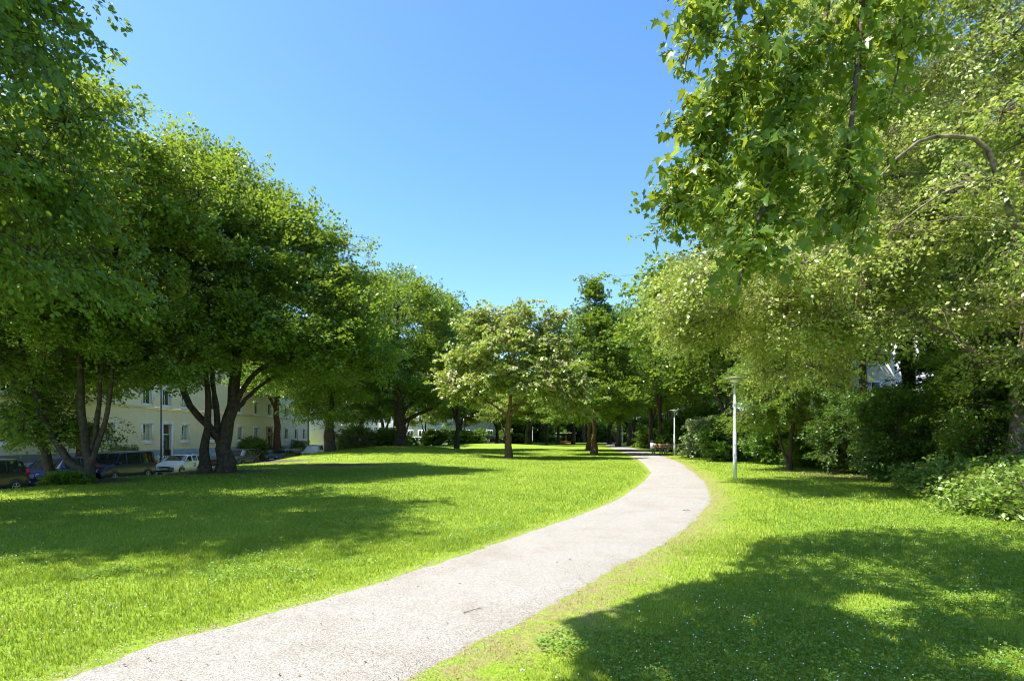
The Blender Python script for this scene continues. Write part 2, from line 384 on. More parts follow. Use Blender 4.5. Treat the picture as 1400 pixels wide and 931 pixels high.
def plant(name, base, ells, stems, rng, K=70, per=22, spread=.8, L=1.1, W=.45, m=36, leaf=(.13, .085), mat='leaf_lime', bark='bark',
          up=.25, droop=.25, rough=.16, hang=.25, fill=.25, shell=.45, flat=.45, jit=.55, six=False, keep=None, tint=0., sides=9,
          label=None, cat='tree', group=None, twig=.012, bottom=-.65, crown_name='crown', parts=True, extra=None):
    """a tree or shrub: Empty > trunk, branches, crown.  ells/stems are relative to base."""
    root = empty(name, base, 0, label, cat, group)
    E = np.array([list(e[:6]) for e in ells], float)
    wts = np.array([(e[3] * e[4] * e[5]) ** (2 / 3.) * (e[6] if len(e) > 6 else 1) for e in ells]); wts /= wts.sum()
    def shellpts(n):
        out = np.zeros((0, 3)); od = np.zeros((0, 3))
        while len(out) < n:
            q = n * 2
            i = rng.choice(len(E), q, p=wts)
            D = norm(rng.normal(size=(q, 3)))
            ok = D[:, 2] > bottom
            r = rng.uniform(shell, 1, q) ** .6
            r = r * (1 + rough * dirnoise(RS(int(E[0, 0] * 10 + 999) % 9999), D * 1.0 + E[i, :3] * .15))
            P = E[i, :3] + D * E[i, 3:6] * r[:, None]
            ok &= P[:, 2] > .12
            # drop points deep inside another lobe
            for k in range(len(E)):
                dd = np.linalg.norm((P - E[k, :3]) / E[k, 3:6], axis=1)
                ok &= ~((dd < .5) & (i != k))
            if keep is not None: ok &= keep(P + np.array(base))
            out = np.vstack([out, P[ok]]); od = np.vstack([od, D[ok]])
        return out[:n], od[:n]
    # stems
    segs = []
    nodes = []; nrad = []
    mb = MB()
    for st in stems:
        pts = spline(st[0], 14)
        pts[1:] += rng.normal(size=(13, 3)) * np.array([1, 1, .2]) * st[1] * .16
        t = np.linspace(0, 1, 14)
        rad = st[1] * (1 - t) ** .8 + st[2] * t
        if pts[0, 2] < .3:
            rad = rad * (1 + .55 * np.exp(-np.linspace(0, 1, 14) * 14))
            pts[0, 2] -= .12
        V, F = tubes(pts[None], rad[None], sides)
        # ribs on the bark
        c = np.repeat(pts, sides, 0)
        V = c + (V - c) * (1 + .09 * rng.normal(size=(len(V), 1)))
        mb.addarr(V, F)
        a = int(14 * (st[3] if len(st) > 3 else .3))
        for k in range(a, 14):
            nodes.append(pts[k]); nrad.append(rad[k])
    if parts:
        mb.build('trunk' if cat == 'tree' else 'stem', M[bark], root, smooth=True)
    nodes = list(nodes)
    Bp, Bd = shellpts(K)
    NA = np.array(nodes)
    dmin = np.min(np.linalg.norm(Bp[:, None] - NA[None], axis=2), axis=1)
    order = np.argsort(dmin)
    paths = []; prads = []
    for i in order:
        NA = np.array(nodes); d = np.linalg.norm(NA - Bp[i], axis=1) + 1.3 * np.maximum(0, NA[:, 2] - Bp[i, 2])
        j = int(np.argmin(d)); a, b = NA[j], Bp[i]
        dist = np.linalg.norm(b - a)
        mid = (a + b) / 2 + np.array([0, 0, .10 * dist]) + rng.normal(size=3) * dist * .08
        t = np.linspace(0, 1, 6)[:, None]
        pth = (1 - t) ** 2 * a + 2 * t * (1 - t) * mid + t * t * b
        r0 = min(.62 * nrad[j], .012 + .022 * dist + .012); r1 = max(.35 * r0, twig * .7)
        rr = np.linspace(r0, r1, 6)
        paths.append(pth); prads.append(rr)
        for k in (2, 3, 4, 5): nodes.append(pth[k]); nrad.append(rr[k])
    mbb = MB()
    V, F = tubes(np.array(paths), np.array(prads), 5); mbb.addarr(V, F)
    # sprays
    n1 = K * per; bi = np.repeat(np.arange(K), per)
    out = norm(Bd * np.array([1, 1, .6]))
    Pc = Bp[bi] + rng.normal(size=(n1, 3)) * np.array([spread, spread, spread * flat]) + out[bi] * rng.uniform(-.3, .5, (n1, 1)) * spread
    Dc = out[bi]
    src = Bp[bi]
    nf = int(n1 * fill)
    if nf:
        Pf, Df = shellpts(nf)
        Pc = np.vstack([Pc, Pf]); Dc = np.vstack([Dc, norm(Df * np.array([1, 1, .6]))])
        NA = np.array(nodes)
        near = np.array([int(np.argmin(((NA - p) ** 2).sum(1))) for p in Pf])
        src = np.vstack([src, NA[near]])
    if keep is not None:
        ok = keep(Pc + np.array(base)); Pc, Dc, src = Pc[ok], Dc[ok], src[ok]
    ok = Pc[:, 2] > .06
    Pc, Dc, src = Pc[ok], Dc[ok], src[ok]
    n = len(Pc)
    A = norm(Dc + rng.normal(size=(n, 3)) * .55 + np.array([0, 0, up]))
    Lc = L * rng.uniform(.6, 1.25, n)
    P0 = Pc - A * Lc[:, None] * .5
    Nn = np.array([0, 0, 1.]) + rng.normal(size=(n, 3)) * .35 - A * (A[:, 2:3]); Nn = norm(Nn - A * (Nn * A).sum(1, keepdims=True))
    S = np.cross(A, Nn)
    # twigs
    t = np.linspace(0, 1, 3)
    tw = src[:, None] * (1 - t)[None, :, None] + P0[:, None] * t[None, :, None]
    tw[:, 1, 2] += .05
    V, F = tubes(tw, np.tile(np.linspace(twig, twig * .6, 3), (n, 1)), 3); mbb.addarr(V, F)
    ax = P0[:, None] + A[:, None] * Lc[:, None, None] * t[None, :, None]
    ax[:, :, 2] -= droop * Lc[:, None] * t[None, :] ** 2
    V, F = tubes(ax, np.tile(np.linspace(twig * .6, twig * .2, 3), (n, 1)), 3); mbb.addarr(V, F)
    if parts:
        mbb.build('branches', M[bark], root)
    # leaves
    u = rng.uniform(.02, 1.02, (n, m)); v = rng.uniform(-1, 1, (n, m))
    ww = W * (1.1 - .75 * u) * np.clip(u * 4, .3, 1)
    ai, ni, si = A[:, None], Nn[:, None], S[:, None]
    B = P0[:, None] + ai * (Lc[:, None] * u)[..., None] + si * (v * ww)[..., None] + ni * (rng.normal(size=(n, m)) * .05 * L)[..., None]
    B[..., 2] -= droop * (Lc[:, None] * u ** 2) + .25 * np.abs(v * ww)
    T = norm(ai * .7 + si * (np.sign(v) * .7)[..., None] + rng.normal(size=(n, m, 3)) * .35 + np.array([0, 0, -hang]))
    LN = ni + rng.normal(size=(n, m, 3)) * jit
    LN = norm(LN - T * (LN * T).sum(-1, keepdims=True))
    sc = rng.uniform(.65, 1.2, (n, m))
    rnd = .5 * rng.uniform(0, 1, (n, m)) + .3 * rng.uniform(0, 1, (n, 1)) + .2 * rng.uniform(0, 1) + tint
    rnd = np.clip(rnd, 0, 1)
    me = leaf_mesh(crown_name, B.reshape(-1, 3), T.reshape(-1, 3), LN.reshape(-1, 3), (leaf[0] * sc).ravel(), (leaf[1] * sc).ravel(), M[mat], rnd.ravel(), six=six)
    mk_obj(crown_name, me, root)
    if extra: extra(root, Pc, rng)
    return root

def copy_tree(src, loc, rz, sc, label, group=None, cat=None):
    r = src.copy(); col.objects.link(r); r.location = [float(v) for v in loc]; r.rotation_euler = (0, 0, rz); r.scale = sc if hasattr(sc, '__len__') else (sc, sc, sc)
    r['label'] = label
    if group: r['group'] = group
    if cat: r['category'] = cat
    for ch in src.children:
        c = ch.copy(); col.objects.link(c); c.parent = r
        for g in ch.children:
            d = g.copy(); col.objects.link(d); d.parent = c
            for g2 in g.children:
                e = g2.copy(); col.objects.link(e); e.parent = d
    return r

def gz(x, y): return float(H(x, y))
#@@SETTING
# ------------------------------------------------------------------ ground
def axis_lines(lo, hi, fine_lo, fine_hi, step, grow=1.12):
    a = list(np.arange(fine_lo, fine_hi + 1e-6, step))
    s = step; x = a[-1]
    while x < hi: s *= grow; x += s; a.append(min(x, hi))
    s = step; x = a[0]; b = []
    while x > lo: s *= grow; x -= s; b.append(max(x, lo))
    return np.array(b[::-1] + a)
gx = axis_lines(-700, 700, -24, 20, .25); gy = axis_lines(-60, 1200, -2, 46, .25, 1.06)
X, Y = np.meshgrid(gx, gy)
Zg = H(X, Y)
sd = path_sd(X, Y)
fr = np.clip(1 - sd / .55, 0, 1) * .45
rightside = X > path_x(Y)[1]
fr = np.where(rightside, np.clip(1 - sd / 1.5, 0, 1) * .62, fr)
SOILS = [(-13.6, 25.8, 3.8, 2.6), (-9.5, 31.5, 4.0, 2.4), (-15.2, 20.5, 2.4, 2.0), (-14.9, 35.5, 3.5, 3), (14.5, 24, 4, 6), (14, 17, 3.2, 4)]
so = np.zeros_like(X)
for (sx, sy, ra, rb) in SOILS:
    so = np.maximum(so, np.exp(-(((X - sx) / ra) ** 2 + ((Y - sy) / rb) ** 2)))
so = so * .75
nx, ny = len(gx), len(gy)
idx = np.arange(nx * ny).reshape(ny, nx)
F = np.stack([idx[:-1, :-1], idx[:-1, 1:], idx[1:, 1:], idx[1:, :-1]], -1).reshape(-1, 4)
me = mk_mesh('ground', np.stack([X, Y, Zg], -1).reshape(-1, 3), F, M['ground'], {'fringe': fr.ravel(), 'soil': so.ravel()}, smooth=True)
tag(mk_obj('ground', me), kind='structure')

# path
ys = np.concatenate([np.arange(-4, 30, .035), np.arange(30, 195, .5)])
l, r = path_x(ys); t = np.linspace(0, 1, 13)
PXv = l[:, None] + (r - l)[:, None] * t[None]; PYv = np.tile(ys[:, None], (1, 13))
PZ = H(PXv, PYv) + .012 + .012 * np.sin(t * math.pi)[None]
PZ[:, 0] -= .016; PZ[:, -1] -= .016
n_, k_ = PXv.shape; idx = np.arange(n_ * k_).reshape(n_, k_)
F = np.stack([idx[:-1, :-1], idx[:-1, 1:], idx[1:, 1:], idx[1:, :-1]], -1).reshape(-1, 4)
edge = np.tile(np.clip(np.abs(t * 2 - 1) * 1.9 - 1.15, 0, 1) * .85, (n_, 1)); edge[:, t < .5] *= .75
me = mk_mesh('path', np.stack([PXv, PYv, PZ], -1).reshape(-1, 3), F, M['gravel'], {'edge': edge.ravel()}, smooth=True)
tag(mk_obj('path', me), kind='structure')

# street and pavement
def sheet(name, x0, x1, y0, y1, z, mat, th=0, n=1):
    b = MB()
    if th: b.box(x0, x1, y0, y1, z - th, z)
    else: b.add([(x0, y0, z), (x1, y0, z), (x1, y1, z), (x0, y1, z)], [(0, 1, 2, 3)])
    return tag(b.build(name, M[mat]), kind='structure')
sheet('street', -26.9, -20.9, -30, 170, STREET + .006, 'asphalt')
sheet('kerb', -27.05, -26.9, -30, 170, STREET + .12, 'kerb', .3)
sheet('kerb', -20.9, -20.75, -30, 170, STREET + .12, 'kerb', .3)
sheet('pavement', -28.3, -27.05, -30, 170, STREET + .11, 'paving', .3)
sheet('front_garden', -30.2, -28.5, -30, 98, STREET + .3, 'ground', .3)
sheet('street', -20, 12, 122, 130, .17, 'asphalt', .3)

# ------------------------------------------------------------------ grass
def scatter(rng, n, dmin, dmax, ang=(-.9, .9), xlim=(-21, 15.5)):
    u = rng.uniform(size=n); d = dmin * (dmax / dmin) ** u     # density ~ 1/d^2
    a = rng.uniform(ang[0], ang[1], n)
    x = d * np.tan(a) if False else d * np.sin(a) * 1.0; y = d * np.cos(a)
    return x, y
def in_lawn(x, y, rng, margin=.0):
    s = path_sd(x, y)
    ok = (s > margin) & (x > -20.6) & (y > .5)
    ok &= x < 13.5 + .12 * np.maximum(0, y - 15)
    return ok, s
rng = RS(5)
def blades(rng, n, dmin, dmax, hh, wk, seg2):
    x, y = scatter(rng, n, dmin, dmax, (-1.02, 1.02))
    ok, s = in_lawn(x, y, rng, -.06)
    right = x > path_x(y)[1]
    lim = np.where(right, .5, .16)
    pr = np.clip(.4 + s / lim, 0, 1)
    ok &= rng.uniform(size=n) < pr
    so = np.zeros(n)
    for (sx, sy, ra, rb) in SOILS[:4]: so = np.maximum(so, np.exp(-(((x - sx) / ra) ** 2 + ((y - sy) / rb) ** 2)))
    ok &= rng.uniform(size=n) > so * 1.3
    x, y, s, right = x[ok], y[ok], s[ok], right[ok]; n = len(x)
    d = np.hypot(x, y)
    xr, yr = x * .8 + y * .6, y * .8 - x * .6
    tuft = .5 + .22 * vnoise(xr, yr, 21, .21) + .2 * vnoise(x + .4 * y, y, 24, .55) + .2 * vnoise(xr, yr, 22, 1.7)
    h = hh * rng.uniform(.45, 1.25, n) * (.55 + .8 * tuft)
    near = np.clip(s / np.where(right, 1.0, .25), .45, 1)
    h = h * near
    w = (.0035 + wk * d) * rng.uniform(.7, 1.3, n)
    az = rng.uniform(0, 6.28, n); lean = rng.uniform(.1, .9, n) * h
    dx, dy = np.cos(az), np.sin(az)
    z = H(x, y)
    B = np.stack([x, y, z - .005], 1)
    sv = np.stack([-dy, dx, 0 * dx], 1) * w[:, None] * .5
    tp = B + np.stack([dx * lean, dy * lean, h], 1)
    dry = np.where(right, .42, .34) * np.exp(-s / np.where(right, .9, .22))
    rnd = .30 * rng.uniform(size=n) + .28 + .13 * vnoise(xr, yr, 31, .47) + .13 * vnoise(xr, yr, 32, 2.9) + .08 * vnoise(x, y, 33, .13) + dry * rng.uniform(.6, 1.5, n)
    rnd = np.where(rng.uniform(size=n) < .03, .95, rnd)
    rnd = np.clip(rnd, 0, 1)
    if seg2:
        md = B + np.stack([dx * lean * .3, dy * lean * .3, h * .6], 1)
        V = np.stack([B - sv, B + sv, md + sv * .8, md - sv * .8, tp], 1)
        b = np.arange(n)[:, None] * 5
        return V.reshape(-1, 3), [b + np.array([0, 1, 2, 3]), b + np.array([3, 2, 4])], np.repeat(rnd, 5)
    V = np.stack([B - sv, B + sv, tp], 1)
    return V.reshape(-1, 3), [np.arange(n * 3).reshape(n, 3)], np.repeat(rnd, 3)
for nm, args in (('grass', (430000, 1.6, 10, .046, .0005, True)), ('grass', (520000, 8, 75, .06, .0010, False))):
    V, Fs, rr = blades(rng, *args)
    o = mk_obj('grass', mk_mesh('grass', V, Fs, M['grass'], {'rnd': rr}))
    tag(o, 'short mown green grass of the lawn' + (' close to the camera' if args[-1] else ' away to the trees'), 'grass', kind='stuff')

# clover leaves and flowers
def clover_patch(rng):
    n = 210000
    x, y = scatter(rng, n, 2.2, 22, (-1.0, 1.0))
    ok, s = in_lawn(x, y, rng, .35)
    right = x > path_x(y)[1]
    q = vnoise(x, y, 41, 1.1) + .5 * vnoise(x, y, 42, .4) + np.where(right & (s > 1.4), .55, -.15)
    ok &= q > .25
    x, y = x[ok], y[ok]; n = len(x)
    z = H(x, y) + rng.uniform(.02, .06, n)
    d = np.hypot(x, y)
    B = np.stack([x, y, z], 1)
    az = rng.uniform(0, 6.28, n)
    T = norm(np.stack([np.cos(az), np.sin(az), rng.normal(size=n) * .25], 1))
    N_ = norm(np.array([0, 0, 1.]) + rng.normal(size=(n, 3)) * .35); N_ = norm(N_ - T * (N_ * T).sum(1, keepdims=True))
    l = (.016 + .0010 * d) * rng.uniform(.6, 1.5, n)
    me = leaf_mesh('clover', B, T, N_, l, l * .95, M['clover'], rng.uniform(size=n), six=False)
    tag(mk_obj('clover', me), 'green clover leaves spread through the lawn', 'clover', kind='stuff')
    # flowers
    n = 2800
    x, y = scatter(rng, n, 3, 40, (-1.0, 1.0))
    ok, s = in_lawn(x, y, rng, .5)
    q = vnoise(x, y, 43, 2.3) + np.where(x < 0, .1, .25)
    ok &= q > .1
    x, y = x[ok], y[ok]; n = len(x); d = np.hypot(x, y)
    c = np.stack([x, y, H(x, y) + rng.uniform(.05, .09, n)], 1)
    r = (.005 + .00030 * d) * rng.uniform(.6, 1.2, n)
    O = np.array([[1, 0, 0], [0, 1, 0], [-1, 0, 0], [0, -1, 0], [0, 0, 1], [0, 0, -1]], float)
    V = c[:, None] + O[None] * r[:, None, None]
    f = np.array([[0, 1, 4], [1, 2, 4], [2, 3, 4], [3, 0, 4], [1, 0, 5], [2, 1, 5], [3, 2, 5], [0, 3, 5]])
    F = (np.arange(n)[:, None, None] * 6 + f[None]).reshape(-1, 3)
    tag(mk_obj('clover_flowers', mk_mesh('clover_flowers', V.reshape(-1, 3), F, M['petal'])), 'small white clover flowers dotted over the lawn', 'flowers', kind='stuff')
clover_patch(RS(8))
def litter(rng):
    n = 5200
    x, y = scatter(rng, n, 2.4, 40, (-1.0, 1.0))
    ok = (y > .8) & (x > -20) & (x < 13)
    so = np.zeros(n)
    for (sx, sy, ra, rb) in SOILS[:4]: so = np.maximum(so, np.exp(-(((x - sx) / ra) ** 2 + ((y - sy) / rb) ** 2)))
    ok &= rng.uniform(size=n) < .45 + so
    x, y = x[ok], y[ok]; n = len(x); d = np.hypot(x, y)
    onp = path_sd(x, y) < 0
    ok = ~onp | (rng.uniform(size=n) < .35)
    x, y, d, onp = x[ok], y[ok], d[ok], onp[ok]; n = len(x)
    B = np.stack([x, y, H(x, y) + np.where(onp, .03, .045)], 1)
    az = rng.uniform(0, 6.28, n)
    T = norm(np.stack([np.cos(az), np.sin(az), rng.normal(size=n) * .2], 1))
    N_ = norm(np.array([0, 0, 1.]) + rng.normal(size=(n, 3)) * .3); N_ = norm(N_ - T * (N_ * T).sum(1, keepdims=True))
    l = (.018 + .0008 * d) * rng.uniform(.6, 1.6, n)
    me = leaf_mesh('fallen_leaves', B, T, N_, l, l * .6, M['litter'], rng.uniform(size=n))
    tag(mk_obj('fallen_leaves', me), 'small dry brown leaves scattered over grass and path', 'leaves', kind='stuff')
litter(RS(10))

def pebbles(rng):
    n = 90000
    x, y = scatter(rng, n, 2.2, 16, (-1.0, 1.0))
    s = path_sd(x, y)
    ok = (s < .12) & (y > 1)
    ok &= rng.uniform(size=n) < np.where(s > -.3, 1, .45)
    x, y = x[ok], y[ok]; n = len(x); d = np.hypot(x, y)
    r = (.0018 + .00036 * d) * rng.uniform(.6, 1.7, n)
    c = np.stack([x, y, H(x, y) + .016 + r * .2], 1)
    O = np.array([[1, 0, 0], [0, 1, 0], [-1, 0, 0], [0, -1, 0], [0, 0, .7], [0, 0, -.7]], float)
    V = c[:, None] + (O[None] * r[:, None, None]) * rng.uniform(.6, 1.4, (n, 6, 1))
    f = np.array([[0, 1, 4], [1, 2, 4], [2, 3, 4], [3, 0, 4]])
    F = (np.arange(n)[:, None, None] * 6 + f[None]).reshape(-1, 3)
    rn = np.clip(rng.uniform(size=n), 0, 1)
    tag(mk_obj('gravel', mk_mesh('gravel', V.reshape(-1, 3), F, M['stone'], {'rnd': np.repeat(rn, 6)})), 'loose grey and beige gravel on the path', 'gravel', kind='stuff')
pebbles(RS(9))
def stick(p, q, lab, r=.0035):
    b = MB(); a = np.array([*p, gz(*p) + .03]); c = np.array([*q, gz(*q) + .03]); mid = (a + c) / 2 + np.array([.02, .02, .004])
    b.tube(spline([a, mid, c], 7), np.linspace(r, r * .5, 7), 5)
    b.tube([mid, mid + np.array([.05, .06, .01])], [r * .5, r * .3], 4)
    tag(b.build('twig', M['bark']), lab, 'twig')
a = at(634, 841, 1.6 * FP / 244); b_ = at(662, 834, 1.6 * FP / 237)
stick(a[:2], b_[:2], 'long thin twig lying slantwise on the near gravel path')
a = at(934, 699, 1.6 * FP / 102); b_ = at(943, 699, 1.6 * FP / 102)
stick(a[:2], b_[:2], 'short dark twig lying on the gravel at the bend of the path', .006)
#@@TREES
# ------------------------------------------------------------------ trees
def E(x, y, z, rx, ry, rz, w=1): return (x, y, z, rx, ry, rz, w)

# big two-stemmed lime with leaning trunk, left centre
bx, by = -13.2, 26.0; bz = gz(bx, by)
plant('broad_tree', (bx, by, bz),
      [E(-1.0, .6, 9.6, 5.6, 5.6, 5.0), E(2.2, -.2, 7.8, 4.0, 4.2, 4.0), E(4.2, 0, 6.2, 2.8, 3, 2.6, .9), E(-3.4, 0, 8.2, 3.6, 4.2, 4.2), E(-1.5, 0, 12.0, 3.2, 3.2, 2.7, .8), E(1.2, -2.0, 5.2, 4.6, 2.8, 1.6, 1), E(-3.6, -1.5, 5.0, 3.4, 2.8, 1.5, 1), E(4.6, .5, 5.2, 2.4, 2.6, 1.6, .9)],
      [([(.1, 0, 0), (.1, 0, 1.4), (.45, 0, 3.2), (.6, .1, 5.5), (.2, .2, 8), (0, .3, 12.5)], .33, .06, .3),
       ([(.1, 0, 1.0), (-.5, -.1, 1.9), (-1.5, -.1, 3.1), (-2.0, 0, 4.8), (-2.6, .3, 7.5), (-3, .3, 10)], .19, .04, .4),
       ([(-.1, .1, .9), (-.35, .1, 2.6), (-.5, .1, 4.5), (-.8, .4, 7), (-1.2, .6, 11.5)], .15, .04, .4),
       ([(.45, 0, 3.0), (1.4, -.2, 4.3), (2.6, -.6, 5.1), (4, -1, 6.6)], .13, .04, .4),
       ([(.5, 0, 2.7), (1.6, .4, 4.0), (3.4, .9, 5.2)], .10, .04, .4)],
      RS(11), fill=.15, K=150, per=32, shell=.55, spread=.72, L=1.15, W=.5, m=38, leaf=(.15, .10), mat='leaf_lime', rough=.09, up=.5, droop=.15, flat=.36, jit=.45,
      label='large dark-trunked tree with several stems forking low, broad crown above the white hatchback', cat='tree')
bx, by = -13.85, 25.7; bz = gz(bx, by)
plant('slender_tree', (bx, by, bz),
      [E(-1.6, .4, 8.2, 3.6, 3.8, 4.8)],
      [([(0, 0, 0), (0, 0, 1.6), (.15, 0, 3.2), (-.1, 0, 5.5), (-.6, .2, 10)], .20, .04, .4)],
      RS(12), K=40, per=20, spread=.7, L=1.1, W=.5, m=36, leaf=(.15, .10), mat='leaf_lime', up=.35, flat=.4,
      label='slim straight-trunked tree just left of the low-forking trunk', cat='tree')
# left cluster of stems
bx, by = -15.2, 20.4; bz = gz(bx, by)
plant('multi_stem_tree', (bx, by, bz),
      [E(-.3, .5, 8.8, 4.6, 4.6, 5.2), E(-1.8, -1.0, 6.6, 3.2, 3.2, 3.3), E(1.6, 1.2, 7.6, 3.0, 3.4, 4.2), E(-1.9, .2, 2.3, 1.1, 1.2, 1.5, .9), E(.6, 0, 4.6, 3.6, 2.8, 1.3, 1)],
      [([(0, 0, 0), (0, 0, .9), (-.25, 0, 2.6), (-.3, 0, 5), (-.4, .3, 12)], .18, .04, .3),
       ([(.05, 0, .4), (.4, 0, 1.5), (.75, 0, 2.7), (.95, 0, 5), (1.2, .3, 10)], .10, .03, .4),
       ([(.0, .1, .8), (.25, .1, 2.2), (.42, .1, 4), (.5, .3, 9)], .10, .03, .4),
       ([(-.1, 0, .3), (-.9, 0, 1.0), (-1.6, .1, 2.2), (-2.4, .2, 4.2), (-3, .3, 7)], .16, .03, .4)],
      RS(13), fill=.12, K=125, per=30, shell=.55, jit=.42, spread=.66, L=1.0, W=.42, m=38, leaf=(.13, .085), mat='leaf_lime', up=.4, flat=.34, rough=.11, tint=-.05,
      label='multi-stemmed tree with leafy low shoots in front of the navy van', cat='tree')
bx, by = -17.6, 21.6; bz = gz(bx, by)
plant('leaning_tree', (bx, by, bz),
      [E(-1.6, 0, 8.0, 3.6, 3.6, 5), E(-.2, -.3, 3.0, 1.2, 1.2, 1.7)],
      [([(.3, 0, 0), (0, 0, 1.2), (-.6, 0, 3.0), (-1.6, 0, 5.2), (-2.2, 0, 10)], .2, .04, .25)],
      RS(14), K=55, per=20, spread=.7, L=1.0, W=.42, m=34, leaf=(.14, .09), mat='leaf_horn', up=.2, flat=.4,
      label='tree with a trunk leaning left between the blue car and the black car', cat='tree')
# nearest left tree, crown only in frame
bx, by = -12.8, 10.6; bz = gz(bx, by)
plant('near_lime_tree', (bx, by, bz),
      [E(0, 0, 8.8, 4.6, 4.6, 5.6), E(.3, -.6, 12.2, 3.6, 3.6, 3.2), E(1.2, 0, 6.4, 3.2, 3.6, 2.6)],
      [([(0, 0, 0), (0, 0, 2), (.1, 0, 5), (.1, 0, 9), (.1, 0, 14)], .34, .05, .3)],
      RS(15), fill=.06, K=115, per=28, spread=.6, shell=.55, L=.95, W=.36, m=34, leaf=(.125, .095), mat='leaf_horn', up=-.05, droop=.45, hang=.6, flat=.6, six=True,
      label='nearest tree at the left edge, drooping green branches reaching the top of the photo', cat='tree')
# reddish trunks on the far pavement and the tree on the mound's flank
bx, by = -14.3, 45.0; bz = gz(bx, by)
plant('low_crowned_tree', (bx, by, bz),
      [E(0, 0, 9.0, 5.0, 5.0, 5.4), E(2.8, .2, 6.6, 3.2, 3.4, 3.6), E(1.2, 0, 11.5, 3.2, 3.2, 3.4, .9), E(.4, -.6, 3.8, 3.4, 2.6, 2.4, 1), E(-2.8, -1, 5.6, 3, 3, 2.2, .9)],
      [([(0, 0, 0), (0, 0, 2.0), (.05, 0, 4.0), (.5, 0, 7), (.6, 0, 12)], .28, .05, .25)],
      RS(16), K=88, per=26, fill=.08, shell=.5, jit=.42, spread=.8, L=1.2, W=.5, m=34, leaf=(.18, .12), mat='leaf_horn', up=.25, droop=.3, flat=.25,
      label='tree with foliage drooping almost to the grass, beside the white van', cat='tree')
for bx, by, r, h, sd_, lab in ((-27.5, 66.5, .46, 17, 27, 'tree with a straight reddish-brown trunk behind the dark blue hatchback'), (-27.5, 36.2, .25, 12, 17, 'tree with an orange-brown trunk half hidden behind the multi-stemmed tree')):
    plant('red_barked_tree', (bx, by, STREET + .11),
      [E(0, 0, h * .68, 3.4, 4.4, h * .26), E(.6, -1, h * .52, 2.4, 3, 1.8, .7)],
      [([(0, 0, 0), (0, 0, 3.2), (.05, 0, 6.6), (.4, 0, h * .6), (.2, 0, h * .9)], r, .05, .4),
       ([(0, 0, 5.8), (-.5, -.6, 7.4), (-1.0, -1.4, h * .62)], r * .55, .04, .4)],
      RS(sd_), K=60, per=18, spread=.85, L=1.2, W=.5, m=30, leaf=(.2, .14), mat='leaf_lime', bark='bark_red', up=.3, droop=.25, flat=.45,
      label=lab, cat='tree')
# middle tree px 550
bx, by = -9.8, 50.0
plant('spreading_tree', (bx, by, gz(bx, by)),
      [E(0, 0, 9.8, 5.2, 5.4, 5.7), E(-2.6, 0, 8.0, 3.8, 4, 4.4), E(2.2, 0, 6.6, 3.8, 4, 3.6), E(3.4, -.5, 4.4, 2.4, 2.4, 1.3, .6)],
      [([(0, 0, 0), (0, 0, 1.6), (-.1, 0, 3.8), (-.5, 0, 7), (-.2, 0, 14.5)], .46, .06, .3),
       ([(0, 0, 1.9), (1.4, -.1, 2.7), (3.0, -.1, 3.4), (4.8, -.2, 5)], .2, .04, .35),
       ([(0, 0, 2.6), (1.2, 0, 4.2), (2.2, .1, 7)], .2, .04, .35),
       ([(-.1, 0, 3.2), (-1.4, 0, 4.8), (-2.8, .1, 8)], .2, .04, .35)],
      RS(18), K=110, per=22, fill=.08, shell=.5, spread=.75, L=1.3, W=.55, m=32, leaf=(.2, .14), mat='leaf_horn', up=.75, droop=.1, flat=.5, rough=.12,
      label='dark-trunked tree with a long low limb reaching right, tip of the grassy mound', cat='tree')
# catalpa
bx, by = -.25, 41.5
plant('flowering_tree', (bx, by, gz(bx, by)),
      [E(-.2, 0, 7.6, 3.4, 3.4, 3.9), E(2.6, 0, 6.4, 2.7, 2.8, 2.6), E(-2.7, 0, 6.0, 2.4, 2.6, 2.1), E(3.4, 0, 9.2, 1.2, 1.2, 1.1, .9), E(-.3, 0, 10.0, 1.7, 1.7, 1.5), E(3.9, .2, 4.8, 1.6, 1.6, 1.5), E(-3.2, -.2, 4.4, 1.3, 1.3, 1.0)],
      [([(0, 0, 0), (-.03, 0, 1.5), (.05, 0, 3.2), (.1, 0, 5.5), (-.2, 0, 10)], .24, .04, .4),
       ([(.05, 0, 2.9), (-.9, 0, 3.7), (-2.6, 0, 4.7)], .11, .03, .35),
       ([(.05, 0, 3.1), (1.2, 0, 4.3), (3.2, 0, 7.6)], .12, .03, .35)],
      RS(19), K=95, per=15, spread=.55, L=.8, W=.42, m=28, leaf=(.22, .16), mat='leaf_catalpa', bark='bark_brown', up=.2, droop=.3, hang=.5, flat=.7, rough=.18, shell=.3, tint=.14,
      label='round tree with pale blossom and a slim brown trunk standing alone on the lawn', cat='tree')
# conical tree px 812
bx, by = 7.35, 51.0
cone = plant('conical_tree', (bx, by, gz(bx, by)),
      [E(0, 0, 5.6, 4.6, 4.6, 2.7), E(0, 0, 8.2, 3.8, 3.8, 2.8), E(0, 0, 10.8, 2.5, 2.5, 2.5), E(0, 0, 13.2, .9, .9, 1.9), E(0, 0, 14.9, .35, .35, 1.1, 1.5)],
      [([(0, 0, 0), (.02, 0, 2.2), (-.08, 0, 4.2), (0, 0, 8), (0, 0, 14.8)], .25, .03, .3)],
      RS(20), K=110, per=18, spread=.5, L=1.0, W=.42, m=28, leaf=(.2, .14), mat='leaf_horn', bark='bark_brown', up=.35, flat=.5, rough=.1,
      label='pointed conical tree beside the path, nearer of the pair', cat='tree')
copy_tree(cone, (8.9, 66.0, gz(8.9, 66)), 1.9, (1.05, 1.05, .84), 'second tree of the pair beside the path, thin trunk just left behind the pointed one')

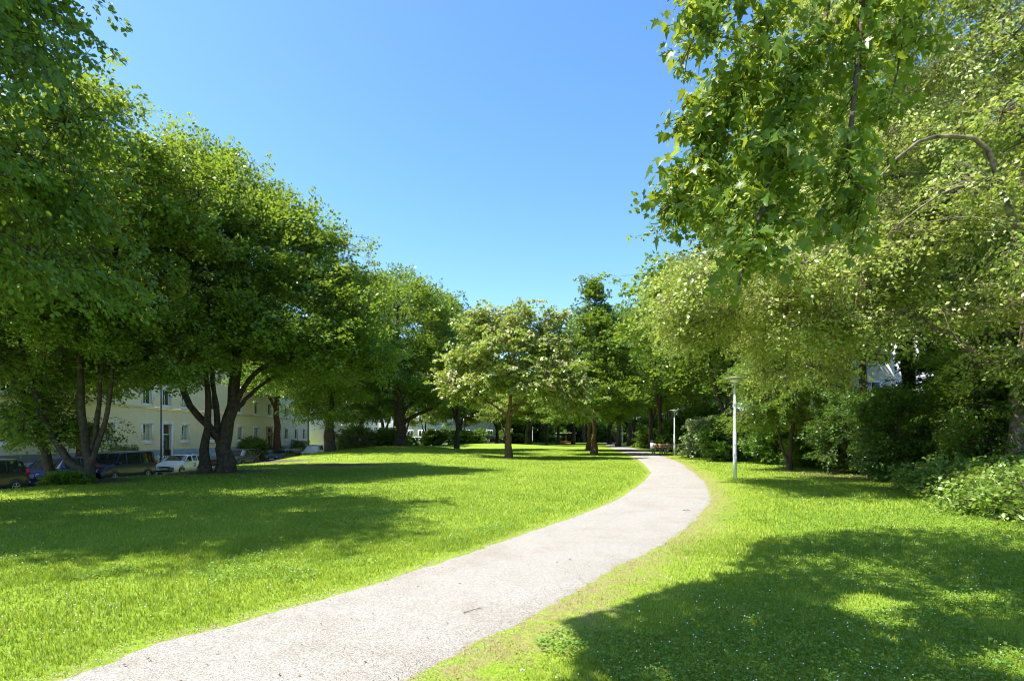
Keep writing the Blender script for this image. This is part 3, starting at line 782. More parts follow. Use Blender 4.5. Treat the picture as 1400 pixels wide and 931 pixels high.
# background prototypes
def proto(seed, mat, h=16, r=5.5, up=.4, bark='bark', name='background_tree', **kw):
    rng = RS(seed)
    e = [E(0, 0, h * .60, r, r, h * .36)]
    for k in range(5):
        a = rng.uniform(0, 6.28); e.append(E(math.cos(a) * r * .5, math.sin(a) * r * .5, h * rng.uniform(.38, .78), r * .6, r * .6, h * .2, .8))
    e.append(E(0, 0, h * .82, r * .5, r * .5, h * .16, .8))
    return plant(name, (0, 0, 0), e, [([(0, 0, 0), (.05, 0, h * .15), (.1, .1, h * .3), (0, 0, h * .55), (0, 0, h * .92)], .3, .05, .25),
                 ([(.05, 0, h * .17), (-.9, .2, h * .34), (-1.6, .3, h * .6)], .17, .04, .3)], rng, mat=mat, bark=bark, up=up, label='x', cat='tree', **kw)
pk = dict(K=70, per=22, spread=.85, fill=.06, shell=.5, jit=.42, L=1.35, W=.6, m=26, leaf=(.25, .18), flat=.25, rough=.16)
pA = proto(31, 'leaf_horn', 16, 5.6, .4, **pk)
pB = proto(32, 'leaf_lime', 15, 5.8, .25, **pk)
pC = proto(33, 'leaf_dark', 16, 5.0, .6, **pk)
pD = proto(34, 'leaf_pale', 14, 5.4, .1, **pk)
used = set()
def bg(p, x, y, h, rz, label, wide=1.0, group=None, base_h={}):
    hh = {pA.name: 16, pB.name: 15, pC.name: 16, pD.name: 14}[p.name]
    s = h / hh
    sc = (s * wide, s * wide, s)
    if p.name not in used:
        used.add(p.name); p.location = (x, y, gz(x, y)); p.rotation_euler = (0, 0, rz); p.scale = sc; p['label'] = label
        if group: p['group'] = group
        return p
    return copy_tree(p, (x, y, gz(x, y)), rz, sc, label, group)
# right hand side of the path
bg(pB, 15.6, 41.0, 15.2, .4, 'broad leafy tree rising behind the nearer street lamp', 1.1)
bg(pA, 15.9, 61, 16.5, 1.2, 'tall tree with a thick twin trunk behind the wooden bench')
bg(pA, 18.6, 76, 18.8, 2.6, 'tall bright green tree right of the path just past the litter bin')
bg(pC, 16.8, 90, 19.5, .7, 'dark tree overhanging the far stretch of the path')
bg(pB, 22.5, 52, 16, 3.3, 'leafy tree in the second row behind the bench', 1.1)
bg(pC, 23, 68, 19, 4.0, 'dark-leaved tree in the second row beyond the litter bin')
bg(pB, 21.5, 104, 21, 5.0, 'tree at the far right end of the path')
bg(pA, 13.2, 92, 16.0, 5.4, 'tree left of the far path with branches over it')
bg(pC, 12.5, 116, 19, 2.0, 'dark tree on the left of the path at its far end')
# centre background
G = 'trees at the far end of the park'
bg(pC, -6.6, 68, 18.3, 1.0, 'dark tree filling the gap between the spreading tree and the blossom tree', .8)
bg(pA, -13.0, 64, 19.0, 3.0, 'upright tree with thin stems behind the pale roadside bushes')
bg(pC, -17.2, 53, 14.5, 5.1, 'dense dark tree drooping low beside the white van')
bg(pA, -3, 112, 17, .3, 'far tree directly behind the blossom tree', 1.1, G)
bg(pB, 4, 122, 16, 2.2, 'far tree behind the lamp post in the middle of the lawn', 1.15, G)
bg(pD, 2.5, 96, 11.5, 4.4, 'pale low-branching tree behind the right half of the blossom tree', 1.1)
bg(pD, -1.2, 101, 10.5, 5.9, 'pale low-branching tree behind the trunk of the blossom tree', 1.1)
bg(pC, 6.8, 112, 16, 5.2, 'dark-trunked tree left of the red hut', 1, G)
bg(pB, 10.4, 128, 17, 1.4, 'far tree behind the red hut', 1.1, G)
bg(pA, -10, 108, 17, 4.1, 'far tree above the silver car at the end of the street', 1.1, G)
bg(pD, -10.5, 119, 10.5, 2.9, 'low pale tree hiding the far pale building, above the far silver car')
bg(pD, -17.0, 112, 11.5, .9, 'low pale tree under the spreading tree limb, far away')
bg(pC, -19.0, 72, 15, 2.2, 'dark low-crowned tree on the verge past the white van', 1.1)
bg(pA, -19.0, 84, 16, 3.3, 'leafy street tree in front of the drainpipe corner', 1.1)
bg(pB, -18, 96, 16, 2.7, 'street tree standing beyond the end of the cream building', 1.1, G)
bg(pA, 27, 88, 20, 3.6, 'tall tree in the back row right of the far path', 1.1, G)
for i, (x, y, h, p) in enumerate([(-34, 150, 19, pC), (-22, 150, 18, pA), (-12, 158, 18, pB), (-1, 150, 17, pC), (9, 158, 18, pA), (19, 150, 20, pB), (22, 128, 19, pC), (30, 140, 20, pA), (33, 118, 20, pB), (42, 130, 20, pC), (15, 172, 18, pA), (26, 180, 20, pC), (36, 170, 19, pB)]):
    bg(p, x, y, h, i * 1.7, 'tree of the distant green belt closing the view behind the park', 1.25, 'distant tree belt')

# feathery tree
bx, by = 13.4, 27.5
plant('feathery_tree', (bx, by, gz(bx, by)),
      [E(0, 0, 4.4, 2.5, 2.6, 2.5), E(.8, .3, 3.0, 2.3, 2.3, 1.7), E(-1.3, -.3, 2.8, 1.3, 1.5, 1.2, .7)],
      [([(0, 0, 0), (.1, 0, 1.4), (.2, 0, 3), (.3, 0, 6)], .12, .03, .3), ([(.1, 0, .1), (-.4, 0, 1.3), (-.8, 0, 3.4)], .08, .03, .3)],
      RS(41), K=70, per=20, spread=.45, L=.9, W=.2, m=44, leaf=(.11, .045), mat='leaf_horn', up=-.05, droop=.35, flat=.4, hang=.15, jit=.35, tint=.04,
      label='low feathery tree with fine leaflets right of the nearer street lamp', cat='tree')
# trunks behind
bx, by = 17.6, 30.5
plant('background_tree', (bx, by, gz(bx, by)),
      [E(0, 0, 9.4, 4.8, 4.8, 4.2), E(2, 0, 11, 4, 4, 3)],
      [([(0, 0, 0), (.0, 0, 2.2), (.25, 0, 4.4), (.5, 0, 7), (.5, 0, 12)], .28, .05, .5)],
      RS(42), K=60, per=18, spread=.8, L=1.2, W=.5, m=32, leaf=(.18, .12), mat='leaf_lime', up=.3,
      label='tree with a dark trunk against the white building, left of the two', cat='tree')
bx, by = 18.5, 30.0
plant('background_tree', (bx, by, gz(bx, by)),
      [E(1, 0, 9.8, 4.4, 4.6, 4.2)],
      [([(0, 0, 0), (.0, 0, 2.2), (.05, 0, 4.4), (.1, 0, 7), (.5, 0, 12)], .3, .05, .5)],
      RS(43), K=55, per=18, spread=.8, L=1.2, W=.5, m=32, leaf=(.18, .12), mat='leaf_pale', up=.3,
      label='tree with a dark trunk against the white building, right of the two', cat='tree')
# big pale tree with long arching branches, right
bx, by = 14.9, 16.8; bz = gz(bx, by)
def arch_keep(p):
    x, y, z = p[:, 0], p[:, 1], p[:, 2]
    lamp = (np.abs(x - 8.54 * y / 21.8) < .75) & (z < 4.9) & (y < 23)
    front = (y < 11.2 + .9 * vnoise(x, z, 61, 1.3)) & (x < 11.6) & (z > 4.8)
    return ~lamp & ~front
def seeds(root, Pc, rng):
    # long thin pale hanging shoots
    n = 420; i = rng.choice(len(Pc), n)
    p = Pc[i]; t = np.linspace(0, 1, 5)
    d = norm(rng.normal(size=(n, 3)) * np.array([1, 1, .3])) * rng.uniform(.2, .5, (n, 1))
    Lh = rng.uniform(.5, 1.5, n)
    P = p[:, None] + d[:, None] * t[None, :, None]; P[:, :, 2] -= Lh[:, None] * t[None] ** 1.5
    P += rng.normal(size=P.shape) * .02
    V, F = tubes(P, np.tile(np.linspace(.011, .004, 5), (n, 1)), 3)
    mk_obj('twigs', mk_mesh('twigs', V, F, M['bark_pale']), root)['kind'] = 'stuff'
plant('arching_tree', (bx, by, bz),
      [E(-1.5, 0, 7.6, 6.6, 6.0, 4.4), E(-4.2, .6, 5.6, 3.9, 4.4, 2.7), E(-1, .5, 12, 6, 5.6, 4.4), E(-.5, 1.0, 16, 5.4, 5.4, 3.6), E(-5.6, 1.2, 4.8, 3.4, 4.4, 1.5, 2.0), E(-8.2, .0, 5.8, 2.0, 4.2, 1.1, 2.2), E(-1.5, -3.5, 6.6, 4.4, 3.2, 3.6), E(2, 0, 8, 5.4, 5.4, 5), E(-.6, -1.6, 3.4, 2.6, 2.6, 1.0, .5)],  # two low far-left lobes added to throw shade on the right lawn
      [([(0, 0, 0), (-.05, 0, 1.8), (.1, 0, 3.6), (.4, 0, 7), (0, 0, 12)], .24, .05, .4),
       ([(.1, -.1, 3.4), (-2.5, -3.2, 4.5), (-4.05, -4.6, 5.9), (-4.6, -4.7, 7.0), (-4.95, -4.8, 7.75), (-5.7, -4.7, 7.95), (-6.4, -4.8, 7.75), (-7.1, -4.7, 7.1)], .085, .015, .6), ([(.1, 0, 6), (-1.5, -3, 8.5), (-3.2, -5.0, 10.2), (-4.6, -5.2, 10.9), (-5.8, -5.2, 10.7)], .11, .025, .6),
       ([(-4.45, -4.65, 6.7), (-5.0, -4.7, 6.9), (-5.6, -4.8, 6.8), (-6.3, -4.8, 6.4), (-6.9, -4.7, 5.9)], .035, .01, .6),
       ([(0, 0, 3.2), (-1.4, -.2, 4.0), (-3.2, -.4, 4.9), (-5.6, -.2, 5.6)], .12, .03, .5)],
      RS(44), keep=arch_keep, K=260, per=28, spread=.55, L=1.0, W=.36, m=34, fill=.08, leaf=(.115, .075), mat='leaf_pale', bark='bark_pale', up=-.1, droop=.5, hang=.5, flat=.32, six=False, extra=seeds, rough=.12, shell=.35,
      label='large pale-leaved tree with arching grey-brown branches filling the right side', cat='tree')
bx, by = 22, 24
bg(pB, 23.5, 25, 15, 2.1, 'leafy tree at the right edge behind the arching one', 1.1)
bg(pA, 18.5, 36, 23, 1.9, 'very tall tree at the upper right behind the arching one', 1.0)
bg(pB, 25.5, 36.5, 24, .9, 'very tall tree at the far upper right corner', 1.0)
bg(pC, 28.5, 33, 12, 3.9, 'dark tree at the right edge deep behind the shrubs', 1.1)

# shrubs on the right
def shrub(x, y, ex, seed, mat, label, K=40, per=16, leaf=(.1, .065), m=30, group=None, name='shrub', L=.6, W=.26, spread=.35, **kw):
    st = []
    rng = RS(seed)
    for k in range(5):
        a = rng.uniform(0, 6.28); e = ex[0]
        st.append(([(math.cos(a) * .12, math.sin(a) * .12, 0), (math.cos(a) * e[3] * .25, math.sin(a) * e[4] * .25, e[2] * .6), (math.cos(a) * e[3] * .5, math.sin(a) * e[4] * .5, e[2] + e[5] * .4)], .035, .012, .2))
    return plant(name, (x, y, gz(x, y)), ex, st, rng, K=K, per=per, spread=spread, L=L, W=W, m=m, leaf=leaf, mat=mat, up=kw.pop('up', .3), twig=.006, sides=5, bottom=-.8, label=label, cat='shrub', group=group, **kw)
shrub(15.0, 24.6, [E(0, 0, 1.7, 1.7, 1.6, 1.9)], 51, 'leaf_dark', 'dark green shrub directly right of the feathery tree', 60)
shrub(14.4, 21.0, [E(0, 0, 1.7, 1.5, 1.5, 1.9), E(.3, -.6, .8, 1.3, 1.2, .9)], 52, 'leaf_dark', 'very dark dense shrub where the mown grass ends, left of the open one', 65)
shrub(15.4, 18.0, [E(0, 0, 2.3, 1.9, 1.6, 2.1), E(-.3, -.6, 1.2, 1.3, 1.1, 1.1)], 53, 'leaf_horn', 'tall open shrub showing thin dark stems, in the middle of the thicket', 70, tint=-.15)
shrub(17.0, 20.4, [E(0, 0, 2.8, 2.3, 2.0, 2.2)], 54, 'leaf_lime', 'tall green shrub at the back of the thicket', 65)
shrub(17.2, 15.8, [E(0, 0, 1.8, 1.9, 1.6, 1.8)], 55, 'leaf_lime', 'green shrub round the foot of the arching tree', 55, tint=-.05)
shrub(18.6, 26.5, [E(0, 0, 1.8, 2.4, 2.0, 2.0)], 56, 'leaf_dark', 'dark shrub below the white building', 55, leaf=(.14, .09))
shrub(21.2, 22.5, [E(0, 0, 2.0, 2.4, 2.0, 2.1)], 57, 'leaf_horn', 'mid-green shrub furthest right in the thicket', 55, leaf=(.14, .09))
shrub(16.2, 33.5, [E(0, 0, 1.4, 2.0, 1.6, 1.6)], 58, 'leaf_dark', 'dark low shrub behind the nearer street lamp', 50, leaf=(.14, .09))
shrub(14.6, 37.5, [E(0, 0, 1.3, 1.8, 1.6, 1.6)], 59, 'leaf_dark', 'dark shrub just right of the pale bush by the path', 50, leaf=(.16, .1))
shrub(15.1, 44.5, [E(0, 0, 1.5, 1.4, 1.4, 1.5), E(-.3, -.3, .8, 1.1, 1, .9)], 60, 'leaf_silver', 'silvery pale bush beside the further lamp post', 50, leaf=(.16, .1), up=.1)
shrub(17.5, 47, [E(0, 0, 1.6, 2.4, 2, 1.8)], 61, 'leaf_dark', 'dark shrub under the trees behind the bench', 45, leaf=(.2, .13))
shrub(16.4, 29.8, [E(0, 0, 1.3, 1.8, 1.4, 1.4)], 65, 'leaf_horn', 'low green shrub under the feathery tree', 45, leaf=(.13, .08), tint=-.1)
# brambles bottom right
for i, (x, y, h, lab) in enumerate([(12.4, 13.6, .75, 'spreading leafy bramble clump at the right edge, furthest from the camera'), (11.0, 11.2, .7, 'leafy bramble clump at the right edge, middle one'), (11.6, 9.2, .8, 'leafy bramble clump at the right edge, nearest the camera'), (14.2, 12.0, 1.0, 'tall bramble clump at the right edge behind the others'), (13.0, 16.0, .6, 'low bramble clump in front of the open dark shrub')]):
    shrub(x, y, [E(0, 0, h * .5, 1.5, 1.6, h * .75), E(-.6, .3, h * .3, 1.2, 1.2, h * .5)], 70 + i, 'leaf_bramble', lab, 55, per=14, leaf=(.10, .07), m=26, group='bramble clumps at the right edge', name='bramble_bush', L=.55, up=.1, droop=.5)
# left side shrubs
shrub(-15.3, 19.5, [E(0, 0, .12, .7, .4, .25)], 80, 'leaf_horn', 'low dark ivy-like bush at the foot of the multi-stemmed tree', 14, per=12, spread=.12, L=.3)
shrub(-15.6, 57.0, [E(0, 0, 1.0, 2.0, 1.6, 1.5)], 81, 'leaf_silver', 'pale sunlit roadside bush right of the white van', 45, leaf=(.18, .11), up=.1)
shrub(-12.6, 58.5, [E(0, 0, .8, 1.7, 1.4, 1.2)], 82, 'leaf_bramble', 'yellow-green bush on the crest of the mound', 40, leaf=(.18, .11), up=.1)
shrub(-11.5, 104, [E(0, 0, 1.2, 5.0, 1.6, 1.6)], 90, 'leaf_lime', 'long bush along the kerb under the spreading tree, far away', 50, leaf=(.26, .16))
shrub(-20, 100, [E(0, 0, 1.2, 4.0, 1.6, 1.8)], 92, 'leaf_dark', 'dark bush at the roadside beyond the mound', 50, leaf=(.26, .16))
shrub(-29.2, 42.6, [E(0, 0, .9, .6, 1.5, 1.0)], 83, 'leaf_silver', 'grey-green garden shrub behind the roof of the navy van', 35, leaf=(.14, .07))
shrub(-29.3, 64.0, [E(0, 0, 1.3, .7, 2.2, 1.4)], 84, 'leaf_bramble', 'bright green garden shrub below the two shuttered windows', 45, leaf=(.17, .1))
shrub(-29.2, 77.5, [E(0, 0, 1.0, .6, 1.6, 1.2)], 85, 'leaf_silver', 'pale garden shrub right of the red-brown trunk', 30, leaf=(.17, .1))
shrub(-29.2, 71.5, [E(0, 0, .7, .6, 1.2, .7)], 86, 'leaf_dark', 'low hedge-like shrub by the sandstone doorway', 25, leaf=(.17, .1))
shrub(-7.5, 96, [E(0, 0, 1.0, 2.6, 1.6, 1.2)], 87, 'leaf_bramble', 'bush beside the silver car at the end of the street', 35, leaf=(.26, .16))
shrub(.6, 118, [E(0, 0, 1.0, 2.4, 1.6, 1.2)], 88, 'leaf_lime', 'bush at the foot of the lamp post in the middle of the lawn', 30, leaf=(.26, .16))
shrub(20.5, 84, [E(0, 0, 1.2, 2.6, 2.6, 1.6)], 89, 'leaf_horn', 'bush on the right verge of the far path', 35, leaf=(.26, .16))

hp = shrub(-26, 163, [E(0, 0, 1.8, 6, 3, 3.0)], 95, 'leaf_dark', 'undergrowth closing the view far behind the park', 70, per=16, leaf=(.4, .28), m=30, group='far undergrowth', L=1.6, W=.8, spread=1.2)
for i in range(12):
    copy_tree(hp, (-17 + i * 6.6, 164 + (i % 3) * 5, gz(-17 + i * 6.6, 164)), i * 2.1, (1.1, 1.1, 1.25 + .5 * (i % 2)), 'undergrowth closing the view far behind the park')
for x, lab in ((-15, 'bushy undergrowth behind the far white car'), (-7.5, 'bushy undergrowth between the two far cars'), (-1.5, 'bushy undergrowth behind the far dark car')):
    copy_tree(hp, (x, 133, gz(x, 133)), x, (.6, .5, .62), lab)
for i, (x, y, lab) in enumerate([(25, 96, 'big dark bush on the right verge beyond the far lamp posts'), (22.5, 70, 'dark undergrowth right of the litter bin'), (20.0, 60, 'dark undergrowth behind the wooden benches'), (31, 125, 'dark undergrowth where the path disappears'), (11.6, 150, 'dark undergrowth behind the red hut')]):
    copy_tree(hp, (x, y, gz(x, y)), i * 1.3, (.6, .6, .85), lab)

# ------------------------------------------------------------------ foreground maple
def maple():
    rng = RS(91)
    root = empty('maple_tree', (6.3, -.6, 0), 0, 'large maple overhead with lobed leaves hanging down at the upper right', 'tree')
    off = np.array([6.3, -.6, 0])
    mb = MB()
    top = at(1190, -420, 4.6)
    st = [(0, 0, 0), (.05, 0, 2.5), (-.2, .3, 5), (-.6, .8, 7.5), (-.9, 1.6, 11)]
    P = spline(st, 16); V, F = tubes(P[None], np.linspace(.36, .12, 16)[None] * (1 + .5 * np.exp(-np.arange(16) * .9))[None], 10); mb.addarr(V, F)
    mb.build('trunk', M['bark'], root, smooth=True)
    A = np.array([-.2, .3, 5]) + off
    bb = MB()
    mains = [[A, (4.6, 2.4, 6.6), at(1190, -160, 4.7), at(1180, 0, 4.4), at(1166, 150, 4.15), at(1160, 230, 4.1), at(1186, 270, 4.1)],
             [A, (4.3, 2.6, 6.7), at(1160, -200, 4.6), at(1130, 20, 4.4), at(1075, 180, 4.2), at(1040, 290, 4.1), at(1010, 390, 4.0)],
             [A, (4.2, 2.9, 6.9), at(1140, -220, 4.8), at(1080, -20, 4.6), at(1010, 110, 4.4), at(940, 250, 4.3), at(905, 290, 4.2)],
             [A, (4.0, 2.6, 7.1), at(1100, -260, 4.4), at(1010, -60, 4.1), at(955, 40, 4.0), at(930, 90, 3.9)],
             [A, (4.8, 3, 6.8), at(1260, -140, 5.0), at(1240, 0, 4.9), at(1230, 80, 4.7), at(1210, 170, 4.6)],
             [A, (4.6, 2.9, 6.8), at(1150, -200, 5.2), at(1110, 30, 5.2), at(1060, 200, 5.0), at(1020, 330, 5.0)]]
    nodes = []
    for k, m_ in enumerate(mains):
        thin = [1, .9, .7, .45, .5, .7][k]
        p = spline(m_, 40); r = np.linspace(.06, .007, 40) if k != 0 else np.linspace(.07, .007, 40)
        r = thin * np.minimum(r, .016 + .06 * np.exp(-np.arange(40) / 7.))
        V, F = tubes(p[None] - off, r[None], 6); bb.addarr(V, F); nodes.append(p[12:])
    # crown above the camera: limbs
    for tgt in [(-2.2, 4.6, 8.2), (-1.5, 6.5, 9.8), (.5, 5, 9.2), (2.5, 7, 11), (2.5, 4, 10.5), (-1.5, 3.2, 8.4)]:
        p = spline([P[9] + off, (np.array(tgt) + P[11] + off) / 2 + np.array([0, 0, .8]), tgt], 16)
        V, F = tubes(p[None] - off, np.linspace(.12, .02, 16)[None], 6); bb.addarr(V, F)
    nodes = np.vstack(nodes)
    ells = [(at(1085, 40, 4.6), (.95, .9, .62), 36), (at(1010, 150, 4.4), (.58, .6, .55), 26), (at(1030, 270, 4.35), (.58, .55, .5), 26), (at(1020, 370, 4.2), (.32, .4, .28), 9),
            (at(950, 60, 4.1), (.24, .3, .42), 7), (at(935, 280, 4.25), (.2, .3, .22), 7), (at(1120, 260, 4.3), (.28, .4, .32), 8), (at(1150, 150, 4.5), (.5, .5, .6), 20), (at(1225, 60, 4.7), (.4, .5, .42), 9), (at(960, 200, 4.4), (.28, .4, .5), 12),
            (at(1100, -120, 4.6), (1.1, .9, .5), 16), (at(1165, 330, 4.2), (.12, .2, .1), 3)]
    shape = np.array([[0, 0], [.10, -.02], [.30, -.12], [.24, .06], [.50, .10], [.36, .24], [.47, .36], [.62, .52], [.42, .50], [.26, .47], [.22, .62], [.12, .82], [0, 1.02]])
    full = np.vstack([shape, shape[1:-1][::-1] * np.array([-1, 1])])     # outline, 24 points
    nv = len(full)
    LB = []; LT = []; LNm = []; TW = []; SB = []
    for c, r, cnt in ells:
        for _ in range(int(cnt)):
            D = norm(rng.normal(size=3)); p = c + D * np.array(r) * rng.uniform(.2, 1) ** .5
            j = int(np.argmin(((nodes - p) ** 2).sum(1))); s = nodes[max(0, j - 1)]
            # shoot with opposite leaves
            e = p; mid = (s + e) / 2 + np.array([0, 0, .05])
            t = np.linspace(0, 1, 8)[:, None]; q = (1 - t) ** 2 * s + 2 * t * (1 - t) * mid + t * t * e
            TW.append(q)
            ax = norm(e - mid)
            nl = 30
            for k in range(nl):
                b = e - ax * rng.uniform(0, .42) + rng.normal(size=3) * .05
                dd = norm(rng.normal(size=3) * np.array([1, 1, .35]) + ax * .4); pet = rng.uniform(.05, .11)
                b2 = b + dd * pet
                T = norm(dd * .75 + np.array([0, 0, -.75]) + rng.normal(size=3) * .25)
                N_ = norm(dd * .25 + np.array([0, 0, .8]) + rng.normal(size=3) * .45); N_ = norm(N_ - T * N_.dot(T))
                LB.append(b2); LT.append(T); LNm.append(N_)
                if k % 2 == 0: TW2.append([b, (b + b2) / 2 + np.array([0, 0, .01]), b2]) if False else None
            for k in range(46):
                SB.append(e - ax * rng.uniform(.0, .3) + rng.normal(size=3) * .055 - np.array([0, 0, .03]))
    TWa = np.array(TW) - off
    V, F = tubes(TWa, np.tile(np.linspace(.006, .0025, 8), (len(TWa), 1)), 4); bb.addarr(V, F)
    bb.build('branches', M['bark'], root)
    LB = np.array(LB) - off; LT = np.array(LT); LNm = np.array(LNm); n = len(LB)
    S = np.cross(LT, LNm); sc = .035 + .075 * rng.uniform(0, 1, n) ** 1.2
    V = LB[:, None] + sc[:, None, None] * (full[None, :, 0:1] * S[:, None] * 1.0 + full[None, :, 1:2] * LT[:, None] - LNm[:, None] * (.12 * full[None, :, 1:2] ** 2 - .22 * np.abs(full[None, :, 0:1])))
    ctr = LB + sc[:, None] * (LT * .36)
    V = np.concatenate([V, ctr[:, None]], 1)
    i = np.arange(nv); f = np.stack([i, (i + 1) % nv, np.full(nv, nv)], 1)
    F = (np.arange(n)[:, None, None] * (nv + 1) + f[None]).reshape(-1, 3)
    rr = np.clip(rng.uniform(size=n) * .8 + .1, 0, 1)
    mk_obj('leaves', mk_mesh('leaves', V.reshape(-1, 3), F, M['leaf_maple'], {'rnd': np.repeat(rr, nv + 1)}), root)
    # winged seeds
    SB = np.array(SB) - off; n = len(SB)
    T = norm(rng.normal(size=(n, 3)) * np.array([1, 1, .4]) + np.array([0, 0, -.3])); N_ = norm(rng.normal(size=(n, 3))); N_ = norm(N_ - T * (N_ * T).sum(1, keepdims=True))
    l = rng.uniform(.028, .05, n)
    mk_obj('seeds', leaf_mesh('seeds', SB, T, N_, l, l * .42, M['samara'], rng.uniform(size=n), six=True), root)
    # unseen crown leaves above the view, kept only where their shadow should fall
    def up_keep(p):
        sx = p[:, 0] + p[:, 2] * .569; sy = p[:, 1] + p[:, 2] * .10
        lim = np.interp(sy, [3.0, 4.9, 5.8, 6.6, 7.4, 8.6, 9.6, 10.4], [.5, .7, 1.5, 2.3, 3.1, 3.6, 5.2, 9]) + .35 * vnoise(sy, sx, 77, .45)
        q = .5 * vnoise(sx, sy, 78, .5)
        ok = (sx > lim) & ~((sx + q > 3.0) & (sx < 6.2) & (sy + q > 3.9) & (sy + q < 5.7))  # shadow outline, with a gap that leaves the hanging branch in sun
        return ok & (p[:, 2] > 1.6 + .80 * np.maximum(p[:, 1], 0) + .45)
    n = 0; pts = []
    for c, r, w in [((-2.6, 4.3, 7.6), (2.2, 1.5, 1.5), 95), ((-1.2, 6.0, 9.4), (3.6, 2.6, 1.9), 165), ((2.4, 6.4, 10.4), (4.0, 3.0, 2.2), 140), ((-1.6, 3.0, 8.2), (3.2, 1.6, 1.5), 70), ((4, 2.5, 9.5), (4, 3, 2.2), 90)]:
        q = norm(rng.normal(size=(w, 3))) * rng.uniform(.1, 1, (w, 1)) ** .4 * np.array(r) + np.array(c)
        pts.append(q)
    C = np.vstack(pts)
    m = 44
    B = C[:, None] + rng.normal(size=(len(C), m, 3)) * np.array([.34, .34, .12]); B = B.reshape(-1, 3)
    B = B[up_keep(B)]; n = len(B)
    T = norm(rng.normal(size=(n, 3)) * np.array([1, 1, .3]) + np.array([0, 0, -.3])); N_ = norm(np.array([0, 0, 1]) + rng.normal(size=(n, 3)) * .4); N_ = norm(N_ - T * (N_ * T).sum(1, keepdims=True))
    l = rng.uniform(.10, .17, n)
    mk_obj('crown', leaf_mesh('crown', B - off, T, N_, l, l * .95, M['leaf_maple'], rng.uniform(size=n)), root)
maple()
#@@BUILT
# ------------------------------------------------------------------ buildings
def window(parent, y, z0, z1, wy, X, shutter=0., curtain=False, surround=True, sill=True):
    """window in a wall facing +X at X; the opening is cut in the wall"""
    b = MB(); t = .22
    w = wy / 2
    if surround:
        for (a0, a1, c0, c1) in ((y - w - t, y + w + t, z1, z1 + t), (y - w - t, y - w, z0, z1), (y + w, y + w + t, z0, z1), (y - w - t, y + w + t, z0 - t, z0)):
            b.box(X, X + .04, a0, a1, c0, c1)
        b.box(X, X + .10, y - w - t, y + w + t, z0 - t - .05, z0 - t - .001)
        root = b.build('window', M['trim'], parent)
    else:
        b.box(X, X + .05, y - w - .05, y + w + .05, z0 - .06, z0)
        root = b.build('window', M['trim'], parent)
    d = .2
    f = MB()
    fr = .06
    f.box(X - d, X - d + .06, y - w, y - w + fr, z0, z1); f.box(X - d, X - d + .06, y + w - fr, y + w, z0, z1)
    f.box(X - d, X - d + .06, y - w + fr, y + w - fr, z0, z0 + fr); f.box(X - d, X - d + .06, y - w + fr, y + w - fr, z1 - fr, z1)
    f.box(X - d, X - d + .06, y - .04, y + .04, z0 + fr, z1 - fr)
    f.build('frame', M['frame'], root)
    g = MB(); g.box(X - d + .01, X - d + .025, y - w + fr, y - .04, z0 + fr, z1 - fr); g.box(X - d + .01, X - d + .025, y + .04, y + w - fr, z0 + fr, z1 - fr)
    g.build('pane', M['glass'], root)
    if shutter:
        s = MB(); n = 12; zz = z1 - shutter * (z1 - z0)
        for k in range(n):
            a = zz + (z1 - zz) * k / n; s.box(X - d + .08, X - d + .11, y - w + .01, y + w - .01, a, a + (z1 - zz) / n * .86)
        s.box(X - d + .075, X - d + .085, y - w + .01, y + w - .01, zz, z1)
        s.build('shutter', M['shutter'], root)
    elif curtain:
        s = MB(); s.box(X - d + .027, X - d + .032, y + .06, y + w - fr - .02, z0 + fr, z0 + fr + (z1 - z0) * .9)
        s.box(X - d + .027, X - d + .032, y - w + fr, y - .06, z0 + fr, z0 + fr + (z1 - z0) * .42)
        s.build('curtain', M['curtain'], root)
    return root

def facade(b, X, y0, y1, z0, z1, holes, depth=.24):
    """wall skin at X facing +X with rectangular holes (ya,yb,za,zb) and their reveals"""
    ysl = sorted(set([y0, y1] + [h[0] for h in holes] + [h[1] for h in holes]))
    zsl = sorted(set([z0, z1] + [h[2] for h in holes] + [h[3] for h in holes]))
    for i in range(len(ysl) - 1):
        for j in range(len(zsl) - 1):
            yc, zc = (ysl[i] + ysl[i + 1]) / 2, (zsl[j] + zsl[j + 1]) / 2
            if any(h[0] < yc < h[1] and h[2] < zc < h[3] for h in holes): continue
            b.add([(X, ysl[i], zsl[j]), (X, ysl[i + 1], zsl[j]), (X, ysl[i + 1], zsl[j + 1]), (X, ysl[i], zsl[j + 1])], [(0, 1, 2, 3)])
    for (a, c, e, g) in holes:
        b.add([(X, a, e), (X, a, g), (X - depth, a, g), (X - depth, a, e)], [(0, 1, 2, 3)])
        b.add([(X, c, e), (X, c, g), (X - depth, c, g), (X - depth, c, e)], [(3, 2, 1, 0)])
        b.add([(X, a, e), (X, c, e), (X - depth, c, e), (X - depth, a, e)], [(3, 2, 1, 0)])
        b.add([(X, a, g), (X, c, g), (X - depth, c, g), (X - depth, a, g)], [(0, 1, 2, 3)])
        b.add([(X - depth, a, e), (X - depth, c, e), (X - depth, c, g), (X - depth, a, g)], [(0, 1, 2, 3)])

